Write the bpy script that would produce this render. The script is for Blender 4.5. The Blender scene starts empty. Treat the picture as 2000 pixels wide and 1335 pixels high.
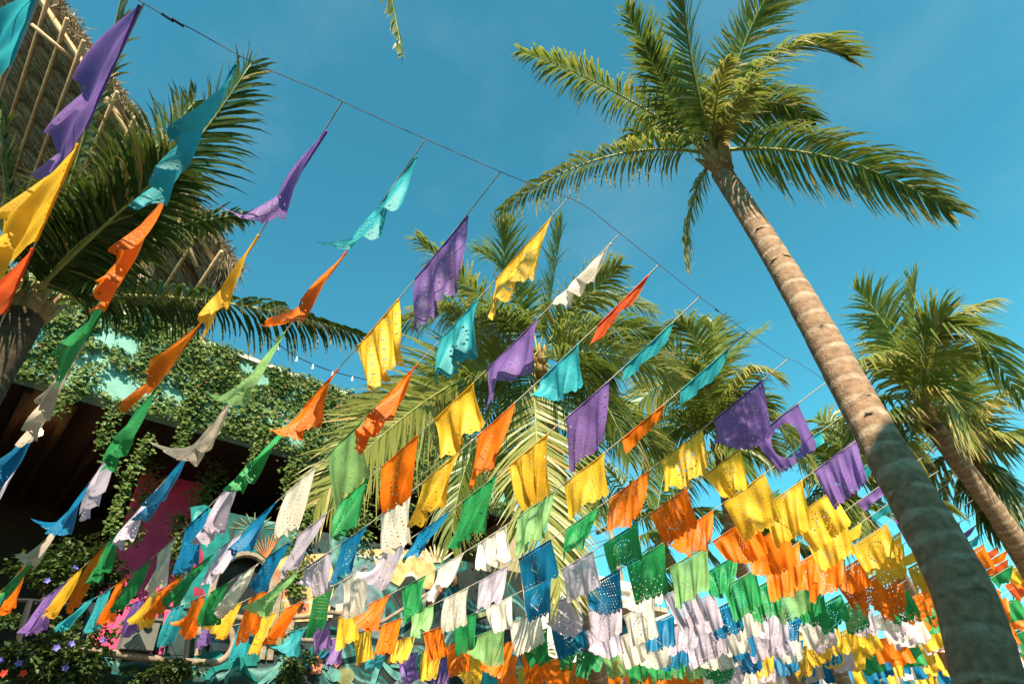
import bpy, math, random
import numpy as np
from mathutils import Vector, Matrix

random.seed(11)
C = bpy.context.scene.collection
SC = bpy.context.scene

# ------------------------------------------------------------------ camera
EYE = 1.6
R = np.array([[0.67581891, 0.53889741, 0.50285026],
              [0.72775417, -0.37976061, -0.57110047],
              [-0.11680184, 0.75191187, -0.64883424]])
cam_d = bpy.data.cameras.new('camera')
cam_d.lens = 20.0
cam_d.sensor_width = 36.0
cam_d.clip_start = 0.05
cam_d.clip_end = 2000.0
cam = bpy.data.objects.new('camera', cam_d)
M4 = Matrix.Identity(4)
for a in range(3):
    for b in range(3):
        M4[a][b] = R[a][b]
M4[2][3] = EYE
cam.matrix_world = M4
C.objects.link(cam)
SC.camera = cam

# ------------------------------------------------------------------ light
SUN = Vector((0.65, -0.52, 0.58)).normalized()
world = bpy.data.worlds.new('World')
SC.world = world
world.use_nodes = True
wn, wl = world.node_tree.nodes, world.node_tree.links
wn.clear()
sky = wn.new('ShaderNodeTexSky')
sky.sky_type = 'NISHITA'
sky.sun_disc = False
sky.sun_elevation = math.asin(SUN.z)
sky.sun_rotation = math.atan2(SUN.x, SUN.y)
sky.air_density = 1.0
sky.dust_density = 0.6
sky.ozone_density = 2.0
tint = wn.new('ShaderNodeMix')
tint.data_type = 'RGBA'
tint.blend_type = 'MULTIPLY'
tint.inputs[0].default_value = 1.0
tint.inputs[7].default_value = (0.36, 1.15, 0.95, 1)
wl.new(sky.outputs[0], tint.inputs[6])
# thin wisps of high cloud, the same over the whole dome
tc = wn.new('ShaderNodeTexCoord')
mp = wn.new('ShaderNodeMapping')
mp.inputs['Scale'].default_value = (1.6, 1.6, 3.2)
nz = wn.new('ShaderNodeTexNoise')
nz.inputs['Scale'].default_value = 1.7
nz.inputs['Detail'].default_value = 7.0
nz.inputs['Roughness'].default_value = 0.58
rp = wn.new('ShaderNodeValToRGB')
rp.color_ramp.elements[0].position = 0.50
rp.color_ramp.elements[0].color = (0, 0, 0, 1)
rp.color_ramp.elements[1].position = 0.82
rp.color_ramp.elements[1].color = (0.07, 0.07, 0.07, 1)
wl.new(tc.outputs['Generated'], mp.inputs[0])
wl.new(mp.outputs[0], nz.inputs[0])
wl.new(nz.outputs[0], rp.inputs[0])
cl = wn.new('ShaderNodeMix')
cl.data_type = 'RGBA'
cl.inputs[7].default_value = (5.2, 6.2, 6.4, 1)
wl.new(rp.outputs[0], cl.inputs[0])
wl.new(tint.outputs[2], cl.inputs[6])
bg = wn.new('ShaderNodeBackground')
bg.inputs[1].default_value = 0.102
wo = wn.new('ShaderNodeOutputWorld')
wl.new(cl.outputs[2], bg.inputs[0])
wl.new(bg.outputs[0], wo.inputs[0])

sun_d = bpy.data.lights.new('sun', 'SUN')
sun_d.energy = 5.0
sun_d.angle = math.radians(0.5)
sun_d.color = (1.0, 0.85, 0.63)
sun = bpy.data.objects.new('sun', sun_d)
sun.rotation_euler = SUN.to_track_quat('Z', 'Y').to_euler()
sun.location = (20, -12, 30)
C.objects.link(sun)

SC.view_settings.view_transform = 'Standard'
SC.view_settings.look = 'None'
SC.view_settings.gamma = 1.0
SC.view_settings.exposure = 1.3
SC.view_settings.use_curve_mapping = False
SC.cycles.use_denoising = True
SC.cycles.max_bounces = 6
SC.cycles.diffuse_bounces = 3
SC.cycles.transmission_bounces = 4

# ------------------------------------------------------------------ helpers
def ray(px, py):
    d = R @ np.array([px - 1000.0, 667.5 - py, -1111.0])
    return Vector(d / np.linalg.norm(d))

EYEV = Vector((0, 0, EYE))

def at(px, py, rng):
    """the point seen at a pixel of the photograph, rng metres away"""
    return EYEV + ray(px, py) * rng

def at_x(px, py, x):
    d = ray(px, py)
    return EYEV + d * (x / d.x)

def lerp(a, b, t):
    return a + (b - a) * t

def mat(name, col, rough=0.7, spec=0.3, transl=0.0, tcol=None, noise=None, bump=None, attr=None, rand=0.0):
    """procedural material: base colour with grain (noise = scale, amount), fine relief (bump = scale, height),
    optional translucency; attr = (attribute, other colour) mixes a second real colour by a vertex attribute"""
    m = bpy.data.materials.new(name)
    m.use_nodes = True
    n, l = m.node_tree.nodes, m.node_tree.links
    b = n['Principled BSDF']
    out = n['Material Output']
    b.inputs['Roughness'].default_value = rough
    b.inputs['Specular IOR Level'].default_value = spec
    c_out = None
    rgb = n.new('ShaderNodeRGB')
    rgb.outputs[0].default_value = (*col, 1)
    c_out = rgb.outputs[0]
    if attr:
        for an, ac in attr:
            at_ = n.new('ShaderNodeAttribute')
            at_.attribute_name = an
            mx = n.new('ShaderNodeMix')
            mx.data_type = 'RGBA'
            l.new(at_.outputs['Fac'], mx.inputs[0])
            l.new(c_out, mx.inputs[6])
            mx.inputs[7].default_value = (*ac, 1)
            c_out = mx.outputs[2]
    if noise:
        tcn = n.new('ShaderNodeTexCoord')
        nn = n.new('ShaderNodeTexNoise')
        nn.inputs['Scale'].default_value = noise[0]
        nn.inputs['Detail'].default_value = 6
        l.new(tcn.outputs['Object'], nn.inputs[0])
        mr = n.new('ShaderNodeMapRange')
        mr.inputs[1].default_value = 0.3
        mr.inputs[2].default_value = 0.7
        mr.inputs[3].default_value = 1 - noise[1]
        mr.inputs[4].default_value = 1 + noise[1] * 0.6
        l.new(nn.outputs[0], mr.inputs[0])
        mm = n.new('ShaderNodeMix')
        mm.data_type = 'RGBA'
        mm.blend_type = 'MULTIPLY'
        mm.inputs[0].default_value = 1
        l.new(c_out, mm.inputs[6])
        l.new(mr.outputs[0], mm.inputs[7])
        c_out = mm.outputs[2]
    if rand:
        oi = n.new('ShaderNodeObjectInfo')
        hs = n.new('ShaderNodeHueSaturation')
        mr2 = n.new('ShaderNodeMapRange')
        mr2.inputs[3].default_value = 1 - rand
        mr2.inputs[4].default_value = 1 + rand
        l.new(oi.outputs['Random'], mr2.inputs[0])
        l.new(mr2.outputs[0], hs.inputs['Value'])
        l.new(c_out, hs.inputs['Color'])
        c_out = hs.outputs[0]
    l.new(c_out, b.inputs['Base Color'])
    if bump:
        tcb = n.new('ShaderNodeTexCoord')
        nb = n.new('ShaderNodeTexNoise')
        nb.inputs['Scale'].default_value = bump[0]
        nb.inputs['Detail'].default_value = 8
        bp = n.new('ShaderNodeBump')
        bp.inputs['Distance'].default_value = bump[1]
        bp.inputs['Strength'].default_value = 0.8
        l.new(tcb.outputs['Object'], nb.inputs[0])
        l.new(nb.outputs[0], bp.inputs['Height'])
        l.new(bp.outputs[0], b.inputs['Normal'])
    if transl > 0:
        t = n.new('ShaderNodeBsdfTranslucent')
        if tcol:
            t.inputs[0].default_value = (*tcol, 1)
            if attr:
                mm2 = n.new('ShaderNodeMix')
                mm2.data_type = 'RGBA'
                mm2.inputs[0].default_value = 0.5
                l.new(c_out, mm2.inputs[6])
                mm2.inputs[7].default_value = (*tcol, 1)
                l.new(mm2.outputs[2], t.inputs[0])
        else:
            l.new(c_out, t.inputs[0])
        ms = n.new('ShaderNodeMixShader')
        ms.inputs[0].default_value = transl
        l.new(b.outputs[0], ms.inputs[1])
        l.new(t.outputs[0], ms.inputs[2])
        l.new(ms.outputs[0], out.inputs[0])
    return m

def emat(name, col, s):
    m = bpy.data.materials.new(name)
    m.use_nodes = True
    b = m.node_tree.nodes['Principled BSDF']
    b.inputs['Base Color'].default_value = (*col, 1)
    b.inputs['Emission Color'].default_value = (*col, 1)
    b.inputs['Emission Strength'].default_value = s
    return m

class MB:
    """collects vertices and faces, then links them as ONE mesh object"""
    def __init__(self):
        self.v, self.f, self.a, self.mi = [], [], {}, []
    def add(self, vs, fs, **attrs):
        o = len(self.v)
        self.v += [tuple(p) for p in vs]
        self.f += [tuple(i + o for i in f) for f in fs]
        for k, val in attrs.items():
            L = self.a.setdefault(k, [])
            L += [0.0] * (o - len(L))
            L += list(val) if hasattr(val, '__len__') else [val] * len(vs)
    def box(self, lo, hi):
        x0, y0, z0 = lo
        x1, y1, z1 = hi
        self.add([(x0, y0, z0), (x1, y0, z0), (x1, y1, z0), (x0, y1, z0), (x0, y0, z1), (x1, y0, z1), (x1, y1, z1), (x0, y1, z1)],
                 [(0, 3, 2, 1), (4, 5, 6, 7), (0, 1, 5, 4), (1, 2, 6, 5), (2, 3, 7, 6), (3, 0, 4, 7)])
    def tube(self, pts, rad, sides=8, cap=True, **at_fn):
        pts = [Vector(p) for p in pts]
        n = len(pts)
        rads = rad if hasattr(rad, '__len__') else [rad] * n
        vs, fs = [], []
        prev = None
        for i, p in enumerate(pts):
            T = (pts[min(i + 1, n - 1)] - pts[max(i - 1, 0)]).normalized()
            if prev is None:
                ref = Vector((0, 0, 1)) if abs(T.z) < 0.9 else Vector((1, 0, 0))
                U = T.cross(ref).normalized()
            else:
                U = (prev - T * prev.dot(T)).normalized()
            prev = U
            W = T.cross(U)
            for s in range(sides):
                a = 2 * math.pi * s / sides
                vs.append(p + (U * math.cos(a) + W * math.sin(a)) * rads[i])
        for i in range(n - 1):
            for s in range(sides):
                s2 = (s + 1) % sides
                fs.append((i * sides + s, i * sides + s2, (i + 1) * sides + s2, (i + 1) * sides + s))
        if cap:
            fs.append(tuple(range(sides - 1, -1, -1)))
            fs.append(tuple((n - 1) * sides + s for s in range(sides)))
        attrs = {k: [fn(i) for i in range(n) for s in range(sides)] for k, fn in at_fn.items()}
        self.add(vs, fs, **attrs)
    def ball(self, c, r, seg=8, ring=6, sz=1.0):
        vs, fs = [], []
        for i in range(ring + 1):
            th = math.pi * i / ring
            for j in range(seg):
                ph = 2 * math.pi * j / seg
                vs.append((c[0] + r * math.sin(th) * math.cos(ph), c[1] + r * math.sin(th) * math.sin(ph), c[2] + r * sz * math.cos(th)))
        for i in range(ring):
            for j in range(seg):
                j2 = (j + 1) % seg
                fs.append((i * seg + j, (i + 1) * seg + j, (i + 1) * seg + j2, i * seg + j2))
        self.add(vs, fs)
    def prism_x(self, poly, x0, x1):
        """polygon given as (y, z), thick from x0 to x1"""
        n = len(poly)
        vs = [(x0, y, z) for y, z in poly] + [(x1, y, z) for y, z in poly]
        fs = [tuple(range(n))[::-1], tuple(range(n, 2 * n))] + [(i, (i + 1) % n, n + (i + 1) % n, n + i) for i in range(n)]
        self.add(vs, fs)
    def build(self, name, m, parent=None, origin=None, smooth=False):
        me = bpy.data.meshes.new(name)
        vs = self.v
        if origin is not None:
            ox, oy, oz = origin
            vs = [(x - ox, y - oy, z - oz) for x, y, z in vs]
        me.from_pydata(vs, [], self.f)
        for k, L in self.a.items():
            L += [0.0] * (len(self.v) - len(L))
            at_ = me.attributes.new(k, 'FLOAT', 'POINT')
            at_.data.foreach_set('value', L)
        for mm in (m if isinstance(m, (list, tuple)) else [m]):
            me.materials.append(mm)
        if smooth:
            me.polygons.foreach_set('use_smooth', [True] * len(me.polygons))
        me.update()
        o = bpy.data.objects.new(name, me)
        C.objects.link(o)
        if origin is not None:
            o.location = origin
        if parent:
            o.parent = parent
            if origin is not None:
                o.location = Vector(origin) - parent.location
            else:
                o.matrix_parent_inverse = Matrix.Translation(-parent.location)
        return o

def tag(o, label=None, cat=None, group=None, kind=None):
    if label: o['label'] = label
    if cat: o['category'] = cat
    if group: o['group'] = group
    if kind: o['kind'] = kind
    return o

def thing(name, label, cat, loc=(0, 0, 0), group=None):
    o = bpy.data.objects.new(name, None)
    o.location = loc
    o.empty_display_size = 0.2
    C.objects.link(o)
    return tag(o, label, cat, group)

# ------------------------------------------------------------------ materials
M = {}
M['cobble'] = mat('sandy_cobble', (0.30, 0.24, 0.175), 0.9, noise=(6, .3), bump=(14, .02))
M['soil'] = mat('soil', (0.16, 0.12, 0.08), 0.95, noise=(1.5, .4), bump=(20, .02))
M['paving'] = mat('paving', (0.30, 0.27, 0.23), 0.85, noise=(9, .25), bump=(60, .003))
M['teal_wall'] = mat('teal_painted_render', (0.165, 0.34, 0.295), 0.85, noise=(2.6, .4), bump=(40, .006))
M['mural_wall'] = mat('dark_mural_render', (0.035, 0.06, 0.055), 0.85, noise=(3, .35), bump=(40, .006))
M['pink_wall'] = mat('pink_painted_render', (0.90, 0.07, 0.20), 0.8, noise=(3, .2), bump=(40, .005))
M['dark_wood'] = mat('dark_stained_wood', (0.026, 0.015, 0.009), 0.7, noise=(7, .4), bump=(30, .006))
M['coping'] = mat('pale_coping', (0.62, 0.56, 0.47), 0.8, noise=(8, .2), bump=(40, .004))
M['white_render'] = mat('white_render', (0.78, 0.73, 0.66), 0.85, noise=(4, .1), bump=(40, .004))
M['tan_render'] = mat('tan_render', (0.42, 0.33, 0.24), 0.85, noise=(4, .2), bump=(40, .004))
M['ochre_render'] = mat('ochre_render', (0.55, 0.30, 0.12), 0.85, noise=(4, .2), bump=(40, .004))
M['glass_dark'] = mat('dark_window_glass', (0.02, 0.025, 0.03), 0.08, 0.6)
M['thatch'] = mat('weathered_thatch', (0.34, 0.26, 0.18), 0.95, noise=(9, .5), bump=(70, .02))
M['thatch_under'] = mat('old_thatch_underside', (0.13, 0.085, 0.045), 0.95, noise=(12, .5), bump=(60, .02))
M['bamboo'] = mat('peeled_pole_wood', (0.42, 0.28, 0.16), 0.65, noise=(6, .35), bump=(25, .006))
M['driftwood'] = mat('grey_bent_wood', (0.26, 0.20, 0.15), 0.8, noise=(8, .35), bump=(30, .008))
M['iron'] = mat('black_iron', (0.02, 0.02, 0.02), 0.5)
M['grey_metal'] = mat('grey_painted_metal', (0.13, 0.125, 0.11), 0.55, noise=(12, .15))
M['trunk'] = mat('palm_bark', (0.265, 0.172, 0.115), 0.92, 0.1, noise=(24, .34), bump=(55, .009), attr=[('ring', (0.40, 0.31, 0.235)), ('groove', (0.15, 0.10, 0.07))])
M['trunk_shaded'] = mat('shaded_palm_bark', (0.085, 0.062, 0.043), 0.95, 0.1, noise=(9, .4), bump=(38, .008), attr=[('ring', (0.12, 0.095, 0.07)), ('groove', (0.06, 0.045, 0.03))])  # bark copy with the trunk's shade put into its colours
M['fibre'] = mat('leaf_base_fibre', (0.40, 0.25, 0.11), 0.9, noise=(20, .45), bump=(60, .012))
LEAF_ATTR = [('tone', (0.26, 0.27, 0.05)), ('dry', (0.55, 0.36, 0.14))]
M['leaf'] = mat('palm_leaflet', (0.05, 0.10, 0.018), 0.42, 0.5, transl=0.36, tcol=(0.30, 0.38, 0.04), attr=LEAF_ATTR)
M['leaf_shaded'] = mat('shaded_palm_leaflet', (0.026, 0.06, 0.012), 0.45, 0.35, transl=0.22, tcol=(0.16, 0.22, 0.02), attr=[('tone', (0.12, 0.14, 0.025)), ('dry', (0.55, 0.36, 0.14))])  # leaf copy darkened to stand for the shadowed undersides of the fronds
M['leaf_pale'] = mat('pale_palm_leaflet', (0.20, 0.22, 0.06), 0.42, 0.5, transl=0.36, tcol=(0.48, 0.50, 0.14), attr=LEAF_ATTR)
M['rachis'] = mat('palm_leaf_stalk', (0.30, 0.32, 0.09), 0.5, noise=(10, .2))
M['ivy'] = mat('ivy_leaf', (0.03, 0.07, 0.016), 0.5, 0.3, transl=0.22, tcol=(0.16, 0.24, 0.03), attr=[('tone', (0.14, 0.18, 0.04)), ('dry', (0.35, 0.12, 0.05))])
M['bush'] = mat('shrub_leaf', (0.025, 0.055, 0.014), 0.5, 0.3, transl=0.2, tcol=(0.12, 0.18, 0.03), attr=[('tone', (0.08, 0.12, 0.03)), ('dry', (0.3, 0.2, 0.05))])
M['stem'] = mat('vine_stem', (0.10, 0.075, 0.04), 0.85)
M['bloom_violet'] = mat('violet_petal', (0.22, 0.20, 0.70), 0.6, transl=.3)
M['bloom_red'] = mat('red_petal', (0.75, 0.06, 0.03), 0.6, transl=.3)
M['cord'] = mat('thin_cord', (0.45, 0.42, 0.36), 0.7)
M['cable'] = mat('black_cable', (0.03, 0.03, 0.03), 0.5)
M['wire'] = mat('weathered_wire', (0.16, 0.13, 0.12), 0.6)
M['bulb_glass'] = mat('bulb_glass', (0.75, 0.72, 0.65), 0.1, 0.6)
M['bulb_lit'] = emat('lit_bulb', (1.0, 0.55, 0.2), 14.0)
M['far_tree'] = mat('far_leaf', (0.045, 0.09, 0.022), 0.6, transl=.25, tcol=(.15, .25, .04), attr=[('tone', (0.12, 0.16, 0.04)), ('dry', (.2, .15, .05))])

PAPER = {'purple': (0.25, 0.135, 0.45), 'teal': (0.04, 0.42, 0.50), 'yellow': (0.86, 0.52, 0.04), 'orange': (0.93, 0.21, 0.008),
         'green': (0.025, 0.31, 0.095), 'lightgreen': (0.27, 0.53, 0.20), 'white': (0.80, 0.73, 0.65), 'lavender': (0.60, 0.52, 0.66),
         'blue': (0.004, 0.17, 0.37), 'red': (0.85, 0.12, 0.03), 'tan': (0.60, 0.48, 0.40)}  # tan is white paper with shade put into the colour
for k, c in PAPER.items():
    M['paper_' + k] = mat('tissue_' + k, c, 0.45, 0.35, transl=0.46, noise=(5, .26), bump=(55, .006), rand=0.12)

# ------------------------------------------------------------------ ground, street
def structure(name, m, lo, hi):
    b = MB(); b.box(lo, hi)
    return tag(b.build(name, m), kind='structure')
b = MB(); b.add([(-900, -900, -0.02), (900, -900, -0.02), (900, 900, -0.02), (-900, 900, -0.02)], [(0, 1, 2, 3)])
tag(b.build('ground', M['soil']), kind='structure')
b = MB(); b.add([(-8.2, -30, -0.012), (2.6, -30, -0.012), (2.6, 140, -0.012), (-8.2, 140, -0.012)], [(0, 1, 2, 3)])
tag(b.build('road', M['cobble']), kind='structure')
structure('pavement', M['paving'], (-11.0, -30, -0.01), (-8.2, 140, 0.12))
structure('pavement', M['paving'], (2.6, -30, -0.01), (3.98, 140, 0.12))

# ------------------------------------------------------------------ the ivy building
WX = -11.0
Z = lambda z: z + EYE
bld = thing('ivy_building', 'teal building overgrown with ivy above a dark open bar', 'building', (WX, 2, 0))
b = MB(); b.box((WX - .3, -7, Z(6.95)), (WX, 11.4, Z(8.93)))
b.build('upper_wall', M['teal_wall'], bld)
b = MB(); b.box((WX - .36, -7.03, Z(8.932)), (WX + .07, 11.43, Z(9.03)))
b.build('coping', M['coping'], bld)
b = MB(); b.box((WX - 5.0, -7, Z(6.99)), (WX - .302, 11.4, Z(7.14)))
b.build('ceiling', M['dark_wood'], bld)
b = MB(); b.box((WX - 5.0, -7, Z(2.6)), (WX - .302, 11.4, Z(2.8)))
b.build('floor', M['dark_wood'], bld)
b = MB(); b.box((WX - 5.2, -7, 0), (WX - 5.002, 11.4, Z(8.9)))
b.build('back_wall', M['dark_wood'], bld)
b = MB(); b.box((WX - 5.0, -7.2, 0), (WX, -7.002, Z(8.9)))
b.build('side_wall', M['tan_render'], bld)
b = MB(); b.box((WX - 5.0, 11.402, 0), (WX, 11.6, Z(8.9)))
b.build('side_wall', M['tan_render'], bld)
b = MB(); b.box((WX - .3, -6.99, 0), (WX, 11.39, Z(2.79)))
b.build('parapet', M['mural_wall'], bld)
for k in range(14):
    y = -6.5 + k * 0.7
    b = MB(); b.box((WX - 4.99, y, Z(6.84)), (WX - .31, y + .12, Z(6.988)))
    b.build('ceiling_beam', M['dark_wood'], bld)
def mural_mat():
    """hand painted wall: bands of dark and teal that swirl, with ochre patches"""
    m = bpy.data.materials['dark_mural_render']
    n, l = m.node_tree.nodes, m.node_tree.links
    bs_ = n['Principled BSDF']
    t = n.new('ShaderNodeTexCoord')
    w = n.new('ShaderNodeTexWave')
    w.inputs['Scale'].default_value = .42
    w.inputs['Distortion'].default_value = 9.0
    w.inputs['Detail'].default_value = 2.5
    w.inputs['Detail Scale'].default_value = .8
    mp_ = n.new('ShaderNodeMapping')
    mp_.inputs['Rotation'].default_value = (.7, .3, .2)
    l.new(t.outputs['Object'], mp_.inputs[0]); l.new(mp_.outputs[0], w.inputs[0])
    c = n.new('ShaderNodeValToRGB')
    e = c.color_ramp.elements
    e[0].position = 0; e[0].color = (.016, .022, .02, 1)
    e[1].position = 1; e[1].color = (.03, .05, .05, 1)
    for p_, q in ((.40, (.018, .03, .028, 1)), (.50, (.006, .15, .145, 1)), (.60, (.03, .04, .035, 1)), (.74, (.012, .10, .10, 1)), (.83, (.15, .32, .31, 1)), (.90, (.03, .06, .06, 1))):
        el = e.new(p_); el.color = q
    l.new(w.outputs['Fac'], c.inputs[0])
    n2 = n.new('ShaderNodeTexNoise'); n2.inputs['Scale'].default_value = 9; n2.inputs['Detail'].default_value = 8
    l.new(t.outputs['Object'], n2.inputs[0])
    mr = n.new('ShaderNodeMapRange'); mr.inputs[1].default_value = .3; mr.inputs[2].default_value = .7; mr.inputs[3].default_value = .6; mr.inputs[4].default_value = 1.15
    l.new(n2.outputs[0], mr.inputs[0])
    mx = n.new('ShaderNodeMix'); mx.data_type = 'RGBA'; mx.blend_type = 'MULTIPLY'; mx.inputs[0].default_value = 1
    l.new(c.outputs[0], mx.inputs[6]); l.new(mr.outputs[0], mx.inputs[7])
    l.new(mx.outputs[2], bs_.inputs['Base Color'])
mural_mat()
# pink inner wall, set back behind the opening
PX = WX - 2.35
pa, pb = at_x(232, 1060, PX), at_x(352, 1100, PX)
b = MB(); b.box((PX - .2, pa.y, Z(2.8)), (PX, pb.y + .15, Z(6.98)))
b.build('pink_wall', M['pink_wall'], bld)
# mural wall with an arched window
b = MB()
y0, y1, zt = 3.55, 4.62, Z(3.95)
b.box((WX - .3, 3.1, Z(2.8)), (WX - .005, y0, Z(5.3)))
b.box((WX - .3, y1, Z(2.8)), (WX - .005, 11.39, Z(5.3)))
arc = [((y0 + y1) / 2 + (y1 - y0) / 2 * math.cos(math.pi * k / 12), zt + .62 * math.sin(math.pi * k / 12)) for k in range(13)]
for k in range(12):
    (ya, za), (yb, zb) = arc[k], arc[k + 1]
    b.prism_x([(yb, zb), (ya, za), (ya, Z(5.3)), (yb, Z(5.3))], WX - .3, WX - .005)
b.build('mural_wall', M['mural_wall'], bld)
b = MB()
b.tube([(WX + .01, y1, Z(2.8))] + [(WX + .01, y, z) for y, z in arc] + [(WX + .01, y0, Z(2.8))], 0.06, 6)
aw = b.build('arch_frame', M['driftwood'], bld)
b = MB(); b.box((WX - .2, y0, Z(2.8)), (WX - .17, y1, Z(4.7)))
b.build('window_pane', M['glass_dark'], bld)
# door frame of pale wood right of the arch
b = MB()
p = [at_x(500, 1250, WX + .02), at_x(512, 1130, WX + .02), at_x(545, 1115, WX + .02)]
for q in ((4.70, 4.80), (5.02, 5.12)):
    b.box((WX - .004, q[0], Z(2.8)), (WX + .05, q[1], Z(4.35)))
b.build('door_frame', M['driftwood'], bld)

# mural paint: flat shapes 6 mm thick on the wall
paint_cols = {'teal': (0.005, 0.15, 0.145), 'pale_teal': (0.10, 0.28, 0.27), 'grey_blue': (0.12, 0.17, 0.20), 'coral': (0.60, 0.19, 0.11), 'straw': (0.56, 0.38, 0.16),
              'ivory': (0.52, 0.47, 0.39), 'dark': (0.025, 0.03, 0.03), 'rust': (0.45, 0.16, 0.06), 'maroon': (0.28, 0.02, 0.05), 'lime': (0.45, 0.50, 0.04), 'deep_blue': (0.01, 0.13, 0.30),
              'olive': (0.20, 0.22, 0.10), 'magenta': (0.72, 0.03, 0.16)}
for k, c in paint_cols.items():
    M['paint_' + k] = mat('mural_paint_' + k, c, 0.75, noise=(5, .5), bump=(40, .003))
layer = [0]
def patch(px_pts, col, name='painted_shape', lift=None):
    layer[0] += 1
    x = WX + 0.003 + 0.0004 * layer[0]
    poly = [(q.y, q.z) for q in (at_x(px, py, WX) for px, py in px_pts)]
    area = sum(poly[i][0] * poly[(i + 1) % len(poly)][1] - poly[(i + 1) % len(poly)][0] * poly[i][1] for i in range(len(poly)))
    if area < 0:
        poly = poly[::-1]
    b = MB(); b.prism_x(poly, x - .006 if False else WX - .006, x)
    return b.build(name, M['paint_' + col], bld)
def spline(pts, n=8):
    out = []
    P = [pts[0]] + list(pts) + [pts[-1]]
    for i in range(1, len(P) - 2):
        for k in range(n):
            t = k / n
            p0, p1, p2, p3 = P[i - 1], P[i], P[i + 1], P[i + 2]
            out.append(tuple(0.5 * ((2 * b_) + (-a_ + c_) * t + (2 * a_ - 5 * b_ + 4 * c_ - d_) * t * t + (-a_ + 3 * b_ - 3 * c_ + d_) * t ** 3)
                             for a_, b_, c_, d_ in zip(p0, p1, p2, p3)))
    out.append(tuple(pts[-1]))
    return out
def stroke(px_pts, w, col, name='painted_stroke', taper=True):
    """a brush stroke of w metres along photo pixels, on the wall plane"""
    layer[0] += 1
    x = WX + 0.003 + 0.0004 * layer[0]
    pts = [(q.y, q.z) for q in (at_x(px, py, WX) for px, py in spline(px_pts, 6))]
    n = len(pts)
    L, Rr = [], []
    for i, (y, z) in enumerate(pts):
        a, c = pts[max(0, i - 1)], pts[min(n - 1, i + 1)]
        dy, dz = c[0] - a[0], c[1] - a[1]
        d = math.hypot(dy, dz) or 1
        ww = w * 0.5 * ((0.25 + 0.75 * math.sin(math.pi * (i + .3) / (n - .4))) if taper else 1)
        L.append((y - dz / d * ww, z + dy / d * ww)); Rr.append((y + dz / d * ww, z - dy / d * ww))
    b = MB()
    vs = [(x, y, z) for y, z in L] + [(x, y, z) for y, z in Rr] + [(WX - .006, y, z) for y, z in L] + [(WX - .006, y, z) for y, z in Rr]
    fs = []
    for i in range(n - 1):
        fs += [(i, n + i, n + i + 1, i + 1), (2 * n + i, i, i + 1, 2 * n + i + 1), (n + i, 3 * n + i, 3 * n + i + 1, n + i + 1)]
    b.add(vs, fs)
    return b.build(name, M['paint_' + col], bld)
def disc(px, py, r, col, name='painted_disc', sq=1.0):
    layer[0] += 1
    x = WX + 0.003 + 0.0004 * layer[0]
    c = at_x(px, py, WX)
    poly = [(c.y + r * math.cos(2 * math.pi * k / 24), c.z + r * sq * math.sin(2 * math.pi * k / 24)) for k in range(24)]
    b = MB(); b.prism_x(poly, WX - .006, x)
    return b.build(name, M['paint_' + col], bld)
patch([(372, 990), (400, 985), (440, 1010), (450, 1060), (425, 1095), (418, 1150), (400, 1240), (360, 1255), (362, 1150), (385, 1090), (376, 1040)], 'teal')
patch([(376, 1050), (398, 1080), (395, 1110), (378, 1120)], 'maroon')
patch([(378, 1145), (398, 1150), (400, 1160), (378, 1165)], 'maroon')
stroke([(378, 1020), (388, 1000), (410, 1018)], .07, 'pale_teal')
stroke([(384, 1062), (396, 1054), (405, 1068)], .08, 'pale_teal')
for a in range(9):
    th = math.radians(195 + a * 19)
    stroke([(497 + 22 * math.cos(th), 1035 - 14 * math.sin(th) * -1), (497 + 52 * math.cos(th), 1040 + 40 * math.sin(th) * -1 * -1)], .018, 'olive')
for a in range(10):
    stroke([(520, 1090), (488 + a * 7.5, 1060 - a * 3)], .014, 'rust')
patch([(520, 1110), (560, 1085), (640, 1080), (655, 1130), (640, 1210), (560, 1215), (520, 1200)], 'straw')
patch([(522, 1118), (545, 1112), (560, 1145), (548, 1180), (520, 1185)], 'coral')
patch([(560, 1170), (600, 1165), (605, 1195), (575, 1200)], 'coral')
patch([(505, 1225), (520, 1180), (555, 1175), (548, 1270), (505, 1275)], 'olive')
stroke([(500, 1172), (560, 1172), (610, 1176)], .05, 'ivory', taper=False)
stroke([(535, 1170), (528, 1235)], .09, 'ivory', taper=False)
patch([(700, 1075), (760, 1070), (835, 1075), (850, 1110), (845, 1150), (790, 1150), (735, 1120)], 'straw')
stroke([(700, 1085), (760, 1090), (840, 1080)], .10, 'ivory')
for a in range(9):
    stroke([(842 + 2 * a, 1098), (812 + 9 * a, 1062 + 4 * abs(a - 4))], .05, 'straw' if a % 2 else 'ivory')
patch([(690, 1110), (730, 1090), (752, 1180), (752, 1260), (720, 1290), (680, 1200), (640, 1180), (655, 1150)], 'grey_blue')
stroke([(715, 1080), (728, 1140), (745, 1170), (752, 1250)], .09, 'pale_teal')
stroke([(660, 1120), (700, 1160), (720, 1230)], .05, 'pale_teal')
patch([(768, 1160), (795, 1122), (815, 1128), (835, 1160), (830, 1190), (790, 1200)], 'dark')
stroke([(788, 1125), (808, 1122), (824, 1150), (826, 1185), (810, 1195)], .12, 'ivory')
for a in range(6):
    stroke([(808, 1205), (800 + a * 5, 1150 + a * 3)], .02, 'pale_teal')
stroke([(836, 1190), (850, 1160), (866, 1140)], .16, 'coral')
stroke([(872, 1135), (882, 1115), (890, 1135), (880, 1145)], .09, 'rust')
disc(885, 1113, .10, 'lime'); disc(622, 1147, .07, 'lime')
for px, py, r in ((874, 1161, .085), (868, 1171, .068), (864, 1182, .06)):
    disc(px, py, r, 'pale_teal'); disc(px, py, r * .7, 'deep_blue')
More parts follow.
